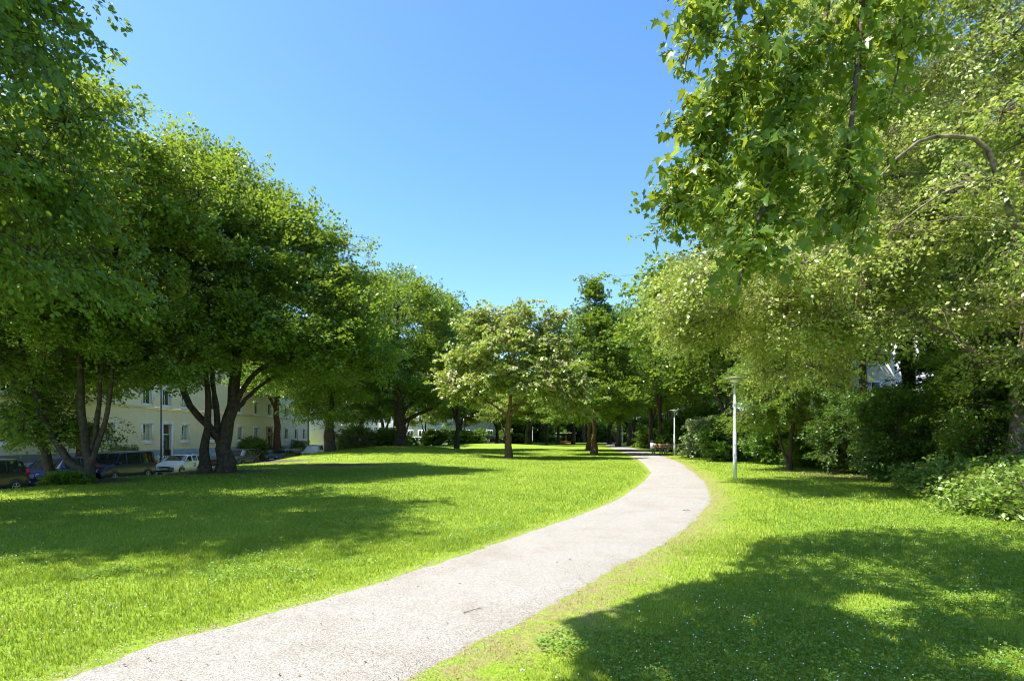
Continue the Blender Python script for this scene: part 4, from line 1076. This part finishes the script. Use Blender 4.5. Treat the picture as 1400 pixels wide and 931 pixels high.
def house(name, label, y0, y1, wallmat, wys, doors, stories=3, specials={}):
    X = -30.0
    root = empty(name, (X, (y0 + y1) / 2, STREET), 0, label, 'building')
    off = root.location.copy()
    # children are modelled in world space, then shifted
    kids0 = set(bpy.data.objects)
    wb = MB(); holes = []
    z0s = [1.30, 4.32, 7.34, 10.36][:stories]
    for yw in wys:
        for s, z0 in enumerate(z0s):
            if s == 0 and any(abs(yw - d[0]) < .1 for d in doors): continue
            holes.append((yw - .55, yw + .55, z0, z0 + 1.33))
    for d in doors: holes.append((d[0] - .6, d[0] + .6, -.25, 2.65))
    top = 1.3 + 3.02 * stories + .1
    facade(wb, X, y0, y1, .5, top, [h for h in holes if h[2] > 0] + [(h[0], h[1], .5, h[3]) for h in holes if h[2] < 0])
    wb.add([(X, y0, .5), (X - 11, y0, .5), (X - 11, y0, top), (X, y0, top)], [(0, 1, 2, 3)])
    wb.add([(X, y1, .5), (X - 11, y1, .5), (X - 11, y1, top), (X, y1, top)], [(3, 2, 1, 0)])
    wb.add([(X - 11, y0, .5), (X - 11, y1, .5), (X - 11, y1, top), (X - 11, y0, top)], [(3, 2, 1, 0)])
    wb.build('wall', M[wallmat], root)
    p = MB(); seg = [y0] + sum([[d[0] - .85, d[0] + .85] for d in doors], []) + [y1]
    for k in range(0, len(seg), 2): p.box(X - 11, X + .05, seg[k], seg[k + 1], STREET, .5)
    p.build('plinth', M['plinth'], root)
    c = MB(); c.box(X + .002, X + .09, y0, y1, 3.98, 4.10); c.box(X + .002, X + .05, y0, y1, 3.90, 3.978); c.build('string_course', M[wallmat], root)
    c = MB(); c.box(X - .1, X + .45, y0, y1, top - .18, top + .02); c.build('cornice', M['trim'], root)
    rf = MB(); rf.add([(X + .55, y0, top + .02), (X + .55, y1, top + .02), (X - 5.5, y1, top + 3.8), (X - 5.5, y0, top + 3.8), (X - 11.5, y0, top + .02), (X - 11.5, y1, top + .02)], [(0, 1, 2, 3), (3, 2, 5, 4), (0, 3, 4), (1, 5, 2)])
    rf.build('roof', M['roof'], root)
    for yw in wys:
        for s, z0 in enumerate(z0s):
            if s == 0 and any(abs(yw - d[0]) < .1 for d in doors): continue
            sh = specials.get((round(yw, 1), s), 0)
            window(root, yw, z0, z0 + 1.33, 1.1, X, shutter=sh if isinstance(sh, float) else 0, curtain=(sh == 'c') or (sh == 0 and (int(yw * 7) + s) % 3 == 0))
    for d in doors:
        b = MB(); mt = d[1]
        b.box(X, X + .12, d[0] - .85, d[0] - .6, STREET + .3, 2.87); b.box(X, X + .12, d[0] + .6, d[0] + .85, STREET + .3, 2.87); b.box(X, X + .12, d[0] - .6, d[0] + .6, 2.65, 2.87)
        b.box(X - .2, X + .5, d[0] - .6, d[0] + .6, STREET, -.27)
        b.box(X, X + .9, d[0] - .6, d[0] + .6, STREET + .2, -.60)
        if mt == 'sandstone': b.box(X + .121, X + .75, d[0] - 1.1, d[0] + 1.1, 1.98, 2.12)
        dr = b.build('door', M[mt], root)
        q = MB(); q.box(X - .18, X - .12, d[0] - .58, d[0] + .58, -.25, 1.75); q.build('door_leaf', M['door'], dr)
        q = MB(); q.box(X - .18, X - .10, d[0] - .58, d[0] + .58, 1.76, 1.86); q.build('transom', M['trim'], dr)
        q = MB(); q.box(X - .19, X - .17, d[0] - .58, d[0] + .58, 1.87, 2.63); q.box(X - .117, X - .11, d[0] - .3, d[0] + .3, .5, 1.55); q.build('pane', M['glass'], dr)
    for o in set(bpy.data.objects) - kids0:
        if o.parent == root: o.location = -off
    return root
B1 = house('apartment_building', 'pale rendered apartment block at the left edge with a half-lowered roller shutter', 8, 38.0, 'stucco_pale', [11.5, 16, 20.5, 25, 29.5, 33.9, 36.4], [], specials={(33.9, 0): .52})
B2 = house('apartment_building', 'cream yellow apartment block with white window surrounds and two doorways', 38.0, 73.4, 'stucco_cream', [42.4, 46.8, 49.4, 52.2, 57.1, 62.7, 66.7, 70.3], [(49.4, 'trim'), (70.3, 'sandstone')], specials={(46.8, 0): 'c', (52.2, 0): 'c', (62.7, 0): .85, (66.7, 0): .95, (42.4, 0): 'c'})
B3 = house('apartment_building', 'whitish apartment block beyond the cream one, drainpipe at its corner', 73.4, 84.2, 'stucco_white', [75.6, 79.0, 82.0], [])
b = MB(); b.tube([(-29.9, 82.9 + .6, STREET), (-29.9, 83.5, 9.9)], [.07, .07], 8); o = b.build('downpipe', M['dark_metal'], B3); o.location = -B3.location

# garden fence: lattice on a low brick wall
def fence(y0, y1, lab):
    root = empty('garden_fence', (-28.4, (y0 + y1) / 2, STREET), 0, lab, 'fence')
    L_ = (y1 - y0) / 2
    b = MB(); b.box(-.12, .12, -L_, L_, 0, .62); b.box(-.16, .16, -L_, L_, .622, .68); b.build('wall', M['brick'], root)
    b = MB(); z0, z1 = .72, 1.3
    b.box(-.02, .02, -L_, L_, z1 - .04, z1); b.box(-.02, .02, -L_, L_, z0, z0 + .04)
    y = -L_
    while y < L_ - .5:
        b.add([(.0, y, z0 + .04), (.0, y + .09, z0 + .04), (.0, y + .09 + .45, z1 - .04), (.0, y + .45, z1 - .04), (.02, y, z0 + .04), (.02, y + .09, z0 + .04), (.02, y + .09 + .45, z1 - .04), (.02, y + .45, z1 - .04)],
              [(3, 2, 1, 0), (4, 5, 6, 7), (0, 1, 5, 4), (2, 3, 7, 6), (0, 4, 7, 3), (1, 2, 6, 5)])
        y += .27
    b.build('lattice', M['lattice'], root)
    k = 0; y = -L_
    while y <= L_ + .01:
        p = MB(); p.bev(-.05, .05, y - .05, y + .05, .68, 1.36, .01); p.build('post', M['lattice'], root); y += (2 * L_) / round(2 * L_ / 2.6)
fence(20, 48.2, 'white slanted-slat fence on a low brick wall, left of the white doorway')
fence(50.6, 69.2, 'white slanted-slat fence on a low brick wall, between the two doorways')
fence(71.4, 90, 'white slanted-slat fence on a low brick wall, beyond the sandstone doorway')

# far and right buildings: simple volumes with real openings as proud windows
def block(name, label, x0, x1, y0, y1, z0, z1, mat, face, rows, cols, roof=0, wmat='glass', bands=False):
    root = empty(name, ((x0 + x1) / 2, (y0 + y1) / 2, z0), 0, label, 'building')
    ox, oy = (x0 + x1) / 2, (y0 + y1) / 2
    b = MB(); b.box(x0 - ox, x1 - ox, y0 - oy, y1 - oy, 0, z1 - z0); b.build('wall', M[mat], root)
    for i in range(rows):
        for j in range(cols):
            zc = 1.0 + (i + .2) * (z1 - z0 - 1) / rows; hh = (z1 - z0 - 1) / rows * .5
            if face == '-y':
                w = (x1 - x0) / cols; xc = x0 - ox + (j + .5) * w
                f = MB(); f.box(xc - w * .3, xc + w * .3, y0 - oy - .05, y0 - oy - .002, zc, zc + hh); fo = f.build('window', M['trim'], root)
                g = MB(); g.box(xc - w * .24, xc - .03, y0 - oy - .07, y0 - oy - .051, zc + .1, zc + hh - .1); g.box(xc + .03, xc + w * .24, y0 - oy - .07, y0 - oy - .051, zc + .1, zc + hh - .1); g.build('pane', M[wmat], fo)
            else:
                sx = x1 if face == '+x' else x0; s = 1 if face == '+x' else -1
                w = (y1 - y0) / cols; yc = y0 - oy + (j + .5) * w
                f = MB(); xx = sorted([sx - ox + s * .002, sx - ox + s * .05]); f.box(xx[0], xx[1], yc - w * .28, yc + w * .28, zc, zc + hh); fo = f.build('window', M['trim'], root)
                xx = sorted([sx - ox + s * .051, sx - ox + s * .07]); g = MB(); g.box(xx[0], xx[1], yc - w * .22, yc + w * .22, zc + .1, zc + hh - .1); g.build('pane', M[wmat], fo)
    t = z1 - z0
    r = MB()
    if roof:
        X0, X1, Y0, Y1 = x0 - ox - .5, x1 - ox + .5, y0 - oy - .5, y1 - oy + .5
        r.add([(X0, Y0, t), (X1, Y0, t), (X1, Y1, t), (X0, Y1, t), (X0 + (X1 - X0) * .2, 0, t + roof), (X1 - (X1 - X0) * .2, 0, t + roof)], [(0, 1, 5, 4), (1, 2, 5), (2, 3, 4, 5), (3, 0, 4), (3, 2, 1, 0)])
        r.build('roof', M['roof'], root)
    else:
        r.box(x0 - ox - .15, x1 - ox + .15, y0 - oy - .15, y1 - oy + .15, t + .001, t + .25); r.build('roof', M['concrete'], root)
    return root
block('apartment_building', 'white modern block with balcony windows glimpsed behind the two dark trunks', 26, 46, 48, 60, -.2, 10.5, 'stucco_white', '-y', 3, 7)
block('house', 'white house with an orange roof glimpsed above the thicket at the right', 40, 60, 34, 46, -.2, 5.2, 'stucco_pale', '-y', 2, 6, roof=2.6)
block('house', 'house with a reddish roof glimpsed behind the pale bush', 26, 34, 76, 86, -.2, 3.2, 'stucco_white', '-y', 1, 3, roof=2.2)
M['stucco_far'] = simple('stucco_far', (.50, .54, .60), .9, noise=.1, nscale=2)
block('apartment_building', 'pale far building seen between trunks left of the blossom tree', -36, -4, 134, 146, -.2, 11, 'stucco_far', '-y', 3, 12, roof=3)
block('apartment_building', 'white building along the street beyond the drainpipe', -41, -30, 90, 128, STREET, 10.5, 'stucco_white', '+x', 3, 10, roof=3)

# red hut
root = empty('red_hut', (13.9, 147, gz(13.9, 147)), 0, 'small red wooden hut between the far trunks', 'hut')
b = MB(); b.box(-2.4, 2.4, -1.3, -1.2, 0, .6); b.box(-2.4, -2.1, -1.3, 1.3, 0, 2.5); b.box(2.1, 2.4, -1.3, 1.3, 0, 2.5); b.box(-.2, .1, -1.3, -1.1, .6, 2.5); b.box(-2.1, 2.1, 1.1, 1.3, 0, 2.5); b.build('wall', M['red_wood'], root)
b = MB(); b.box(-2.7, 2.7, -1.6, 1.6, 2.5, 2.66); b.build('roof', M['concrete'], root)

# ------------------------------------------------------------------ lamps
def street_lamp(x, y, label, h=3.85, group='park lamp posts'):
    root = empty('street_lamp', (x, y, gz(x, y) - .02), 0, label, 'street lamp', group)
    b = MB(); b.lathe([(.075, 0), (.075, .9), (.072, 1.8), (.05, 1.86), (.048, h - .45), (.03, h - .42), (.028, h - .12)], sides=14); b.build('pole', M['galv'], root, smooth=False)
    b = MB(); b.box(-.035, .035, -.079, -.070, .55, .85); b.build('access_door', M['galv'], root)
    b = MB(); b.lathe([(.06, h - .16), (.2, h - .10), (.16, h - .03)], sides=24); b.build('diffuser', M['lamp_glass'], root, smooth=True)
    b = MB(); b.lathe([(.17, h - .035), (.39, h - .02), (.40, h), (.1, h + .05), (.01, h + .06)], sides=28); b.build('dish', M['lamp_dish'], root, smooth=True)
    return root
lmp = street_lamp(8.54, 21.8, 'nearer street lamp, slim pale pole with a flat dish, standing on the right lawn')
copy_tree(lmp, (13.7, 48.0, gz(13.7, 48) - .02), .3, 1, 'second street lamp beside the path bend, next to the pale bush')
copy_tree(lmp, (4.9, 136, gz(4.9, 136) - .02), .3, 1, 'far lamp post in the middle of the lawn, right of the blossom tree trunk')
copy_tree(lmp, (22.8, 118, gz(22.8, 118) - .02), .3, 1, 'far lamp post right of the path near its end')
copy_tree(lmp, (28.3, 146, gz(28.3, 146) - .02), .3, 1, 'most distant lamp post at the end of the path')
copy_tree(lmp, (-4.6, 116, gz(-4.6, 116) - .02), .3, 1, 'far pale lamp post left of the blossom tree trunk')
# dark street pole
root = empty('lamp_pole', (-27.5, 44.6, STREET + .11), 0, 'thin dark street lamp pole in front of the white doorway', 'street lamp')
b = MB(); b.tube([(0, 0, 0), (0, 0, 1.0), (0, 0, 1.02), (0, 0, 7.5)], [.09, .09, .06, .045], 10); b.build('pole', M['dark_metal'], root)
b = MB(); b.bev(-.15, .75, -.12, .12, 7.5, 7.64, .03); b.build('lamp_head', M['dark_metal'], root)

# bin and bench
p = at(892, 617.5, 58)
root = empty('litter_bin', (p[0], 58, gz(p[0], 58)), 0, 'grey litter bin on a post right of the path', 'litter bin')
b = MB(); b.tube([(0, .12, 0), (0, .12, 1.25)], [.035, .035], 8); b.build('post', M['dark_metal'], root)
b = MB(); b.lathe([(.20, .40), (.24, .42), (.25, 1.0), (.22, 1.0), (.20, .5)], (0, -.15, 0), 16); b.build('bin', M['bin_grey'], root)
b = MB(); b.lathe([(.27, 1.14), (.26, 1.18), (.05, 1.24)], (0, -.15, 0), 16); b.build('lid', M['dark_metal'], root)
def bench(x, y, rz, label):
    root = empty('park_bench', (x, y, gz(x, y)), rz, label, 'bench', 'wooden benches')
    for k in range(5):
        pass
    b = MB()
    for k in range(4): b.bev(-.9, .9, -.25 + k * .13, -.14 + k * .13, .44, .48, .008)
    b.build('seat', M['wood'], root)
    b = MB()
    for k in range(3): b.bev(-.9, .9, .27 + k * .03, .31 + k * .03, .56 + k * .13, .67 + k * .13, .008)
    b.build('backrest', M['wood'], root)
    for s in (-.65, .65):
        b = MB(); b.box(s - .05, s + .05, -.22, -.14, 0, .44); b.box(s - .05, s + .05, .16, .24, 0, .44); b.box(s - .05, s + .05, -.14, .16, .34, .439)
        b.add([(s - .05, .16, .44), (s + .05, .16, .44), (s + .05, .24, .44), (s - .05, .24, .44), (s - .05, .33, .95), (s + .05, .33, .95), (s + .05, .39, .95), (s - .05, .39, .95)], [(3, 2, 1, 0), (4, 5, 6, 7), (0, 1, 5, 4), (1, 2, 6, 5), (2, 3, 7, 6), (3, 0, 4, 7)])
        b.build('leg', M['concrete'], root)
    return root
bn = bench(14.0, 51.2, -.75, 'wooden park bench nearest the further lamp post')
copy_tree(bn, (14.3, 55.2, gz(14.3, 55.2)), bn.rotation_euler[2], 1, 'wooden park bench between the litter bin and the nearer bench')

# ------------------------------------------------------------------ cars
def car(x, y, paintm, kind, label, Lc=4.3, wd=1.78, rz=0, glassy='car_glass', trim=None, decal=None, z=None, cat='car', rails=False):
    """front faces -Y (toward the camera)"""
    z = STREET + .012 if z is None else z
    root = empty('parked_car' if cat != 'van' else 'parked_van', (x, y, z), rz, label, cat, 'vehicles parked along the street')
    prof = {  # (t from front, top z)
        'hatch': [(0, .60), (.015, .70), (.07, .80), (.20, .93), (.27, .99), (.30, 1.03), (.44, 1.40), (.50, 1.45), (.65, 1.46), (.84, 1.38), (.88, 1.33), (.97, 1.02), (.985, .92), (1, .75)],
        'suv': [(0, .70), (.015, .86), (.06, .96), (.20, 1.05), (.26, 1.08), (.29, 1.12), (.40, 1.58), (.46, 1.66), (.65, 1.70), (.90, 1.66), (.93, 1.62), (.985, 1.15), (.99, 1.0), (1, .85)],
        'van': [(0, .66), (.012, .86), (.05, 1.00), (.14, 1.12), (.18, 1.16), (.21, 1.20), (.32, 1.78), (.38, 1.88), (.65, 1.92), (.93, 1.90), (.965, 1.86), (.99, 1.15), (.995, 1.0), (1, .8)],
        'panel': [(0, .62), (.012, .82), (.05, .94), (.16, 1.05), (.20, 1.09), (.23, 1.13), (.36, 1.66), (.42, 1.78), (.65, 1.82), (.95, 1.80), (.975, 1.76), (.99, 1.1), (.995, 1.0), (1, .8)]}[kind]
    belt = {'hatch': .97, 'suv': 1.08, 'van': 1.14, 'panel': 1.10}[kind]
    T = np.array([p[0] for p in prof]); Zt = np.array([p[1] for p in prof])
    hw = wd / 2
    rings = []
    for t, zt in prof:
        yy = -Lc / 2 + t * Lc
        tap = 1 - .16 * max(0, 1 - t / .09) ** 2 - .10 * max(0, (t - .93) / .07) ** 2
        bz = min(belt, zt - .02); w = hw * tap
        cab = max(0, zt - belt)
        rw = w * (1 - .17 * min(1, cab / .4)) if cab > .05 else w * .93
        rings.append([(w * .90, .20), (w * .98, .34), (w, .55), (w * .995, bz - .10 if bz - .10 > .56 else .57), (w * .965, bz), (rw, max(zt - .07, bz + .004)), (rw * .90, zt - .015), (rw * .5, zt), (0, zt + .006)])
    n = len(rings); k = len(rings[0])
    V = []
    for i, rg in enumerate(rings):
        yy = -Lc / 2 + T[i] * Lc
        for (a, c) in rg: V.append((a, yy, c))
        for (a, c) in rg[:-1][::-1]: V.append((-a, yy, c))
    V = np.array(V); kk = 2 * k - 1
    body, glass, ws = [], [], []
    for i in range(n - 1):
        for j in range(kk - 1):
            f = (i * kk + j, i * kk + j + 1, (i + 1) * kk + j + 1, (i + 1) * kk + j)
            jj = j if j < k - 1 else kk - 2 - j
            cabin = (Zt[i] > belt + .02 or Zt[i + 1] > belt + .02)
            side_ok = jj == 4 and Zt[i] > belt + .04 and Zt[i + 1] > belt + .04
            if kind == 'panel' and T[i] > .5: side_ok = False
            top_ok = jj >= 5 and ((.26 < T[i] < .42 and Zt[i] < Zt[i + 1] - .1) if kind != 'van' and kind != 'suv' else (.17 < T[i] < .41 and Zt[i + 1] - Zt[i] > .1))
            rear_ok = jj >= 5 and T[i] > .85 and Zt[i] - Zt[i + 1] > .2
            if side_ok: glass.append(f)
            elif top_ok or (rear_ok and kind != 'panel'): ws.append(f)
            else: body.append(f)
    # ends and floor
    body.append(tuple(range(kk))); body.append(tuple((n - 1) * kk + q for q in range(kk))[::-1])
    for i in range(n - 1): body.append((i * kk, (i + 1) * kk, (i + 1) * kk + kk - 1, i * kk + kk - 1))
    b = MB(); b.add(V, body); b.build('body', paintm, root, smooth=False)
    def panel(nm, fs, sc):
        if not fs: return
        u = sorted(set(i for f in fs for i in f)); mp = {a: q for q, a in enumerate(u)}
        b = MB(); b.add(V[u] * np.array(sc), [tuple(mp[i] for i in f) for f in fs]); b.build(nm, M[glassy], root)
    panel('side_window', [f for f in glass if V[f[0]][0] > 0], [.995, 1, 1]); panel('side_window', [f for f in glass if V[f[0]][0] < 0], [.995, 1, 1])
    panel('windscreen', [f for f in ws if V[f[0]][1] < 0], [1, 1, .999]); panel('rear_window', [f for f in ws if V[f[0]][1] > 0], [1, 1, .999])
    # pillars
    b = MB()
    def ring_at(t):
        i = int(np.searchsorted(T, t)) ; i = min(max(i, 1), n - 1); q = (t - T[i - 1]) / (T[i] - T[i - 1])
        a = np.array(rings[i - 1]) * (1 - q) + np.array(rings[i]) * q
        return a, -Lc / 2 + t * Lc
    pill = {'hatch': [.56, .74], 'suv': [.50, .70, .86], 'van': [.42, .68], 'panel': [.49]}[kind]
    for t in pill:
        a, yy = ring_at(t)
        for s in (-1, 1):
            p0 = np.array([s * (a[4][0] + .004), yy, a[4][1] - .01]); p1 = np.array([s * (a[5][0] + .004), yy + .02, a[5][1] + .01])
            b.tube([p0, p1], [.045, .045], 4, caps=False)
    # A pillars
    ia = next(i for i in range(n) if Zt[i] > belt + .03)
    ja = ia + 1
    for s in (-1, 1):
        p0 = V[(ia) * kk + 4] * np.array([s, 1, 1]); p1 = V[ja * kk + 5] * np.array([s, 1, 1])
        b.tube([p0, p1], [.04, .04], 5, caps=False)
    b.build('pillars', paintm, root)
    # wheels
    wr = .31 if kind == 'hatch' else .35
    for s in (-1, 1):
        for t in (.19, .80):
            yy = -Lc / 2 + t * Lc
            b = MB(); xi = s * (hw - .20); xo = s * (hw + .012)
            b.lathe([(wr * .62, min(xi, xo)), (wr * .96, min(xi, xo)), (wr, min(xi, xo) + .03), (wr, max(xi, xo) - .03), (wr * .96, max(xi, xo)), (wr * .62, max(xi, xo))], (0, yy, wr), 22, 'x')
            w_ = b.build('wheel', M['tyre'], root)
            b = MB(); xx = s * (hw + .016)
            for q in range(5):
                a = q * 2 * math.pi / 5 + .3
                c0 = np.array([xx, yy, wr]); c1 = c0 + np.array([0, math.cos(a), math.sin(a)]) * wr * .6
                b.tube([c0, c1], [.035, .03], 4)
            pts = [np.array([xx - s * .012, yy + math.cos(q * .349) * wr * .62, wr + math.sin(q * .349) * wr * .62]) for q in range(19)]
            b.tube(pts, [.014] * 19, 5, caps=False)
            b.build('rim', M['rim'], w_)
            # dark arch
            b = MB(); pts = [np.array([s * (hw + .001), yy + math.cos(q) * (wr + .06), wr + math.sin(q) * (wr + .06)]) for q in np.linspace(-.2, math.pi + .2, 14)]
            b.tube(pts, [.022] * 14, 4); b.build('wheel_arch', M['plastic'], root)
    fz = Zt[1]
    for s in (-1, 1):
        b = MB(); x0 = s * hw * .52; x1 = s * hw * .86
        yf = -Lc / 2
        b.add([(x0, yf - .006, fz - .12), (x1, yf + .10, fz - .10), (x1 * 1.08, yf + .32, fz + .06), (x0 * 1.05, yf + .06, fz + .03),
               (x0, yf + .1, fz - .14), (x1, yf + .2, fz - .14)], [(0, 1, 2, 3), (0, 4, 5, 1)]); b.build('headlight', M['headlight'], root)
        b = MB(); yr = Lc / 2; zr = Zt[-3] - .22 if kind != 'hatch' else .82
        x0 = s * hw * .74; b.box(min(x0, s * hw * .93), max(x0, s * hw * .93), yr - .12, yr + .01, zr, zr + .26)
        xs = sorted([s * hw * .90, s * (hw * .985)]); b.box(xs[0], xs[1], yr - .26, yr - .02, zr + .02, zr + .28); b.build('taillight', M['taillight'], root)
        b = MB(); tm = .31 if kind != 'van' else .24
        xs = sorted([s * (hw - .03), s * (hw + .19)]); ym = -Lc / 2 + tm * Lc
        b.bev(xs[0], xs[1], ym, ym + .10, belt - .02, belt + .13, .02); b.build('mirror', paintm if decal is None else M['mirror_blue'], root)
    b = MB()
    for q in range(4): b.bev(-hw * .46, hw * .46, -Lc / 2 - .02, -Lc / 2 + .02, fz - .20 + q * .045, fz - .175 + q * .045, .004)
    b.build('grille', M['chrome'] if kind == 'suv' else M['plastic'], root)
    b = MB(); b.bev(-hw * .7, hw * .7, -Lc / 2 - .012, -Lc / 2 + .02, .24, .38, .01); b.build('bumper_intake', M['plastic'], root)
    b = MB(); b.bev(-.26, .26, -Lc / 2 - .035, -Lc / 2 - .022, .42, .53, .003); b.build('number_plate', M['plate'], root)
    b = MB()
    for s in (-1, 1):
        for t in pill[:2]:
            yy = -Lc / 2 + t * Lc - .3; xs = sorted([s * (hw * .997), s * (hw + .02)]); b.bev(xs[0], xs[1], yy, yy + .17, belt - .14, belt - .11, .004)
    b.build('door_handles', paintm, root)
    for s in (-1, 1):
        b = MB(); xs = sorted([s * hw * .90, s * (hw * .985 + .01)]); b.bev(xs[0], xs[1], -Lc * .24, Lc * .23, .19, .30, .01); b.build('sill', M['plastic'], root)
    if rails:
        for s in (-1, 1):
            b = MB(); zt = prof[8][1]; b.tube([(s * hw * .72, -Lc * .05, zt - .02), (s * hw * .72, -Lc * .02, zt + .05), (s * hw * .72, Lc * .36, zt + .04), (s * hw * .72, Lc * .39, zt - .04)], [.022] * 4, 6); b.build('roof_rail', M['chrome'], root)
    if decal == 'swoosh':
        # dark curl and light dot lettering on the door side
        b = MB(); xs = hw + .006
        for (pts) in ([(.35, .78), (.55, .80), (.62, .72), (.45, .66)], [(.30, .60), (.50, .64), (.66, .60), (.40, .54)]):
            P = [(xs, yy, zz) for yy, zz in pts]; b.tube(spline(P, 10), [.022] * 10, 4)
        b.build('decal', M['decal'], root)
    return root
M['mirror_blue'] = paint('light_blue', (.25, .45, .55)); M['decal'] = simple('decal', (.10, .16, .10), .5)
PB = paint('black', (.012, .012, .014)); PN = paint('navy', (.012, .018, .06)); PBl = paint('blue', (.015, .045, .2)); PW = paint('white', (.78, .79, .79)); PG = paint('grey_blue', (.05, .07, .10)); PS = paint('silver', (.42, .44, .46), .4); PV = paint('van_white', (.75, .77, .78)); PY = paint('yellow', (.6, .5, .05))
car(-25.5, 26.9, PB, 'suv', 'black estate with roof rails cut off by the left edge of the photo', 4.4, 1.8, rails=True)
car(-25.5, 31.8, PBl, 'suv', 'blue car with a chrome grille facing left, behind the leaning tree', 3.9, 1.8)
car(-25.3, 36.5, PN, 'van', 'long navy blue van behind the multi-stemmed tree', 5.2, 1.9, cat='van')
car(-25.5, 43.7, PW, 'hatch', 'white three-door hatchback with a dark emblem on its side', 3.95, 1.72, decal='swoosh')
car(-25.6, 53.6, PG, 'suv', 'dark blue-grey people carrier right of the forked trunk', 4.3, 1.78)
car(-25.5, 62.6, PG, 'hatch', 'dark blue hatchback behind the red-brown trunk', 4.4, 1.75)
car(-25.5, 73.5, PV, 'panel', 'white delivery van partly hidden by the grassy mound', 4.9, 1.85, cat='van')
car(-11.4, 126, PS, 'hatch', 'silver car at the far end of the street, left of the blossom tree', 4.3, 1.75, rz=1.5, z=.19)
car(-20, 124, PV, 'hatch', 'white car far away under the spreading tree', 4.3, 1.75, rz=1.5, z=.19)
car(-4.2, 125, PB, 'suv', 'dark car far away just left of the blossom tree trunk', 4.3, 1.75, rz=1.5, z=.19)
#@@LIGHT
# ------------------------------------------------------------------ light, sky, camera
AZ = math.radians(100); EL = math.radians(60)     # 100 degrees left of the view direction
sdir = Vector((-math.sin(AZ) * math.cos(EL), math.cos(AZ) * math.cos(EL), math.sin(EL)))
ld = bpy.data.lights.new('sun', 'SUN'); ld.energy = 4.0; ld.angle = math.radians(.53); ld.color = (1, .955, .87)
sun = bpy.data.objects.new('sun', ld); col.objects.link(sun); sun.rotation_euler = sdir.to_track_quat('Z', 'Y').to_euler()
w = bpy.data.worlds.new('World'); scene.world = w; w.use_nodes = True
nt = w.node_tree; nt.nodes.clear()
sky = nt.nodes.new('ShaderNodeTexSky'); sky.sky_type = 'NISHITA'; sky.sun_disc = False
sky.sun_elevation = EL; sky.sun_rotation = -AZ
sky.air_density = 1.0; sky.dust_density = 1.0; sky.ozone_density = 4.0; sky.altitude = 300
bg_ = nt.nodes.new('ShaderNodeBackground'); bg_.inputs['Strength'].default_value = .111
wo = nt.nodes.new('ShaderNodeOutputWorld')
hs = nt.nodes.new('ShaderNodeHueSaturation'); hs.inputs['Saturation'].default_value = 1.17
nt.links.new(sky.outputs[0], hs.inputs['Color']); nt.links.new(hs.outputs[0], bg_.inputs[0]); nt.links.new(bg_.outputs[0], wo.inputs[0])
cd = bpy.data.cameras.new('camera'); cam = bpy.data.objects.new('camera', cd); col.objects.link(cam)
cd.sensor_width = 36; cd.lens = FP / 1400 * 36; cd.shift_y = (HOR - 465.5) / 1400; cd.clip_end = 4000; cd.clip_start = .05
cam.location = (0, 0, CAMZ); cam.rotation_euler = (math.radians(90), 0, 0)
scene.camera = cam
scene.view_settings.view_transform = 'Standard'; scene.view_settings.look = 'None'
scene.view_settings.exposure = 1.62; scene.view_settings.gamma = 1
scene.cycles.max_bounces = 9; scene.cycles.diffuse_bounces = 6; scene.cycles.transmission_bounces = 6; scene.cycles.glossy_bounces = 2
scene.cycles.sample_clamp_indirect = 10
scene.cycles.use_denoising = True
scene.cycles.filter_width = 1.05
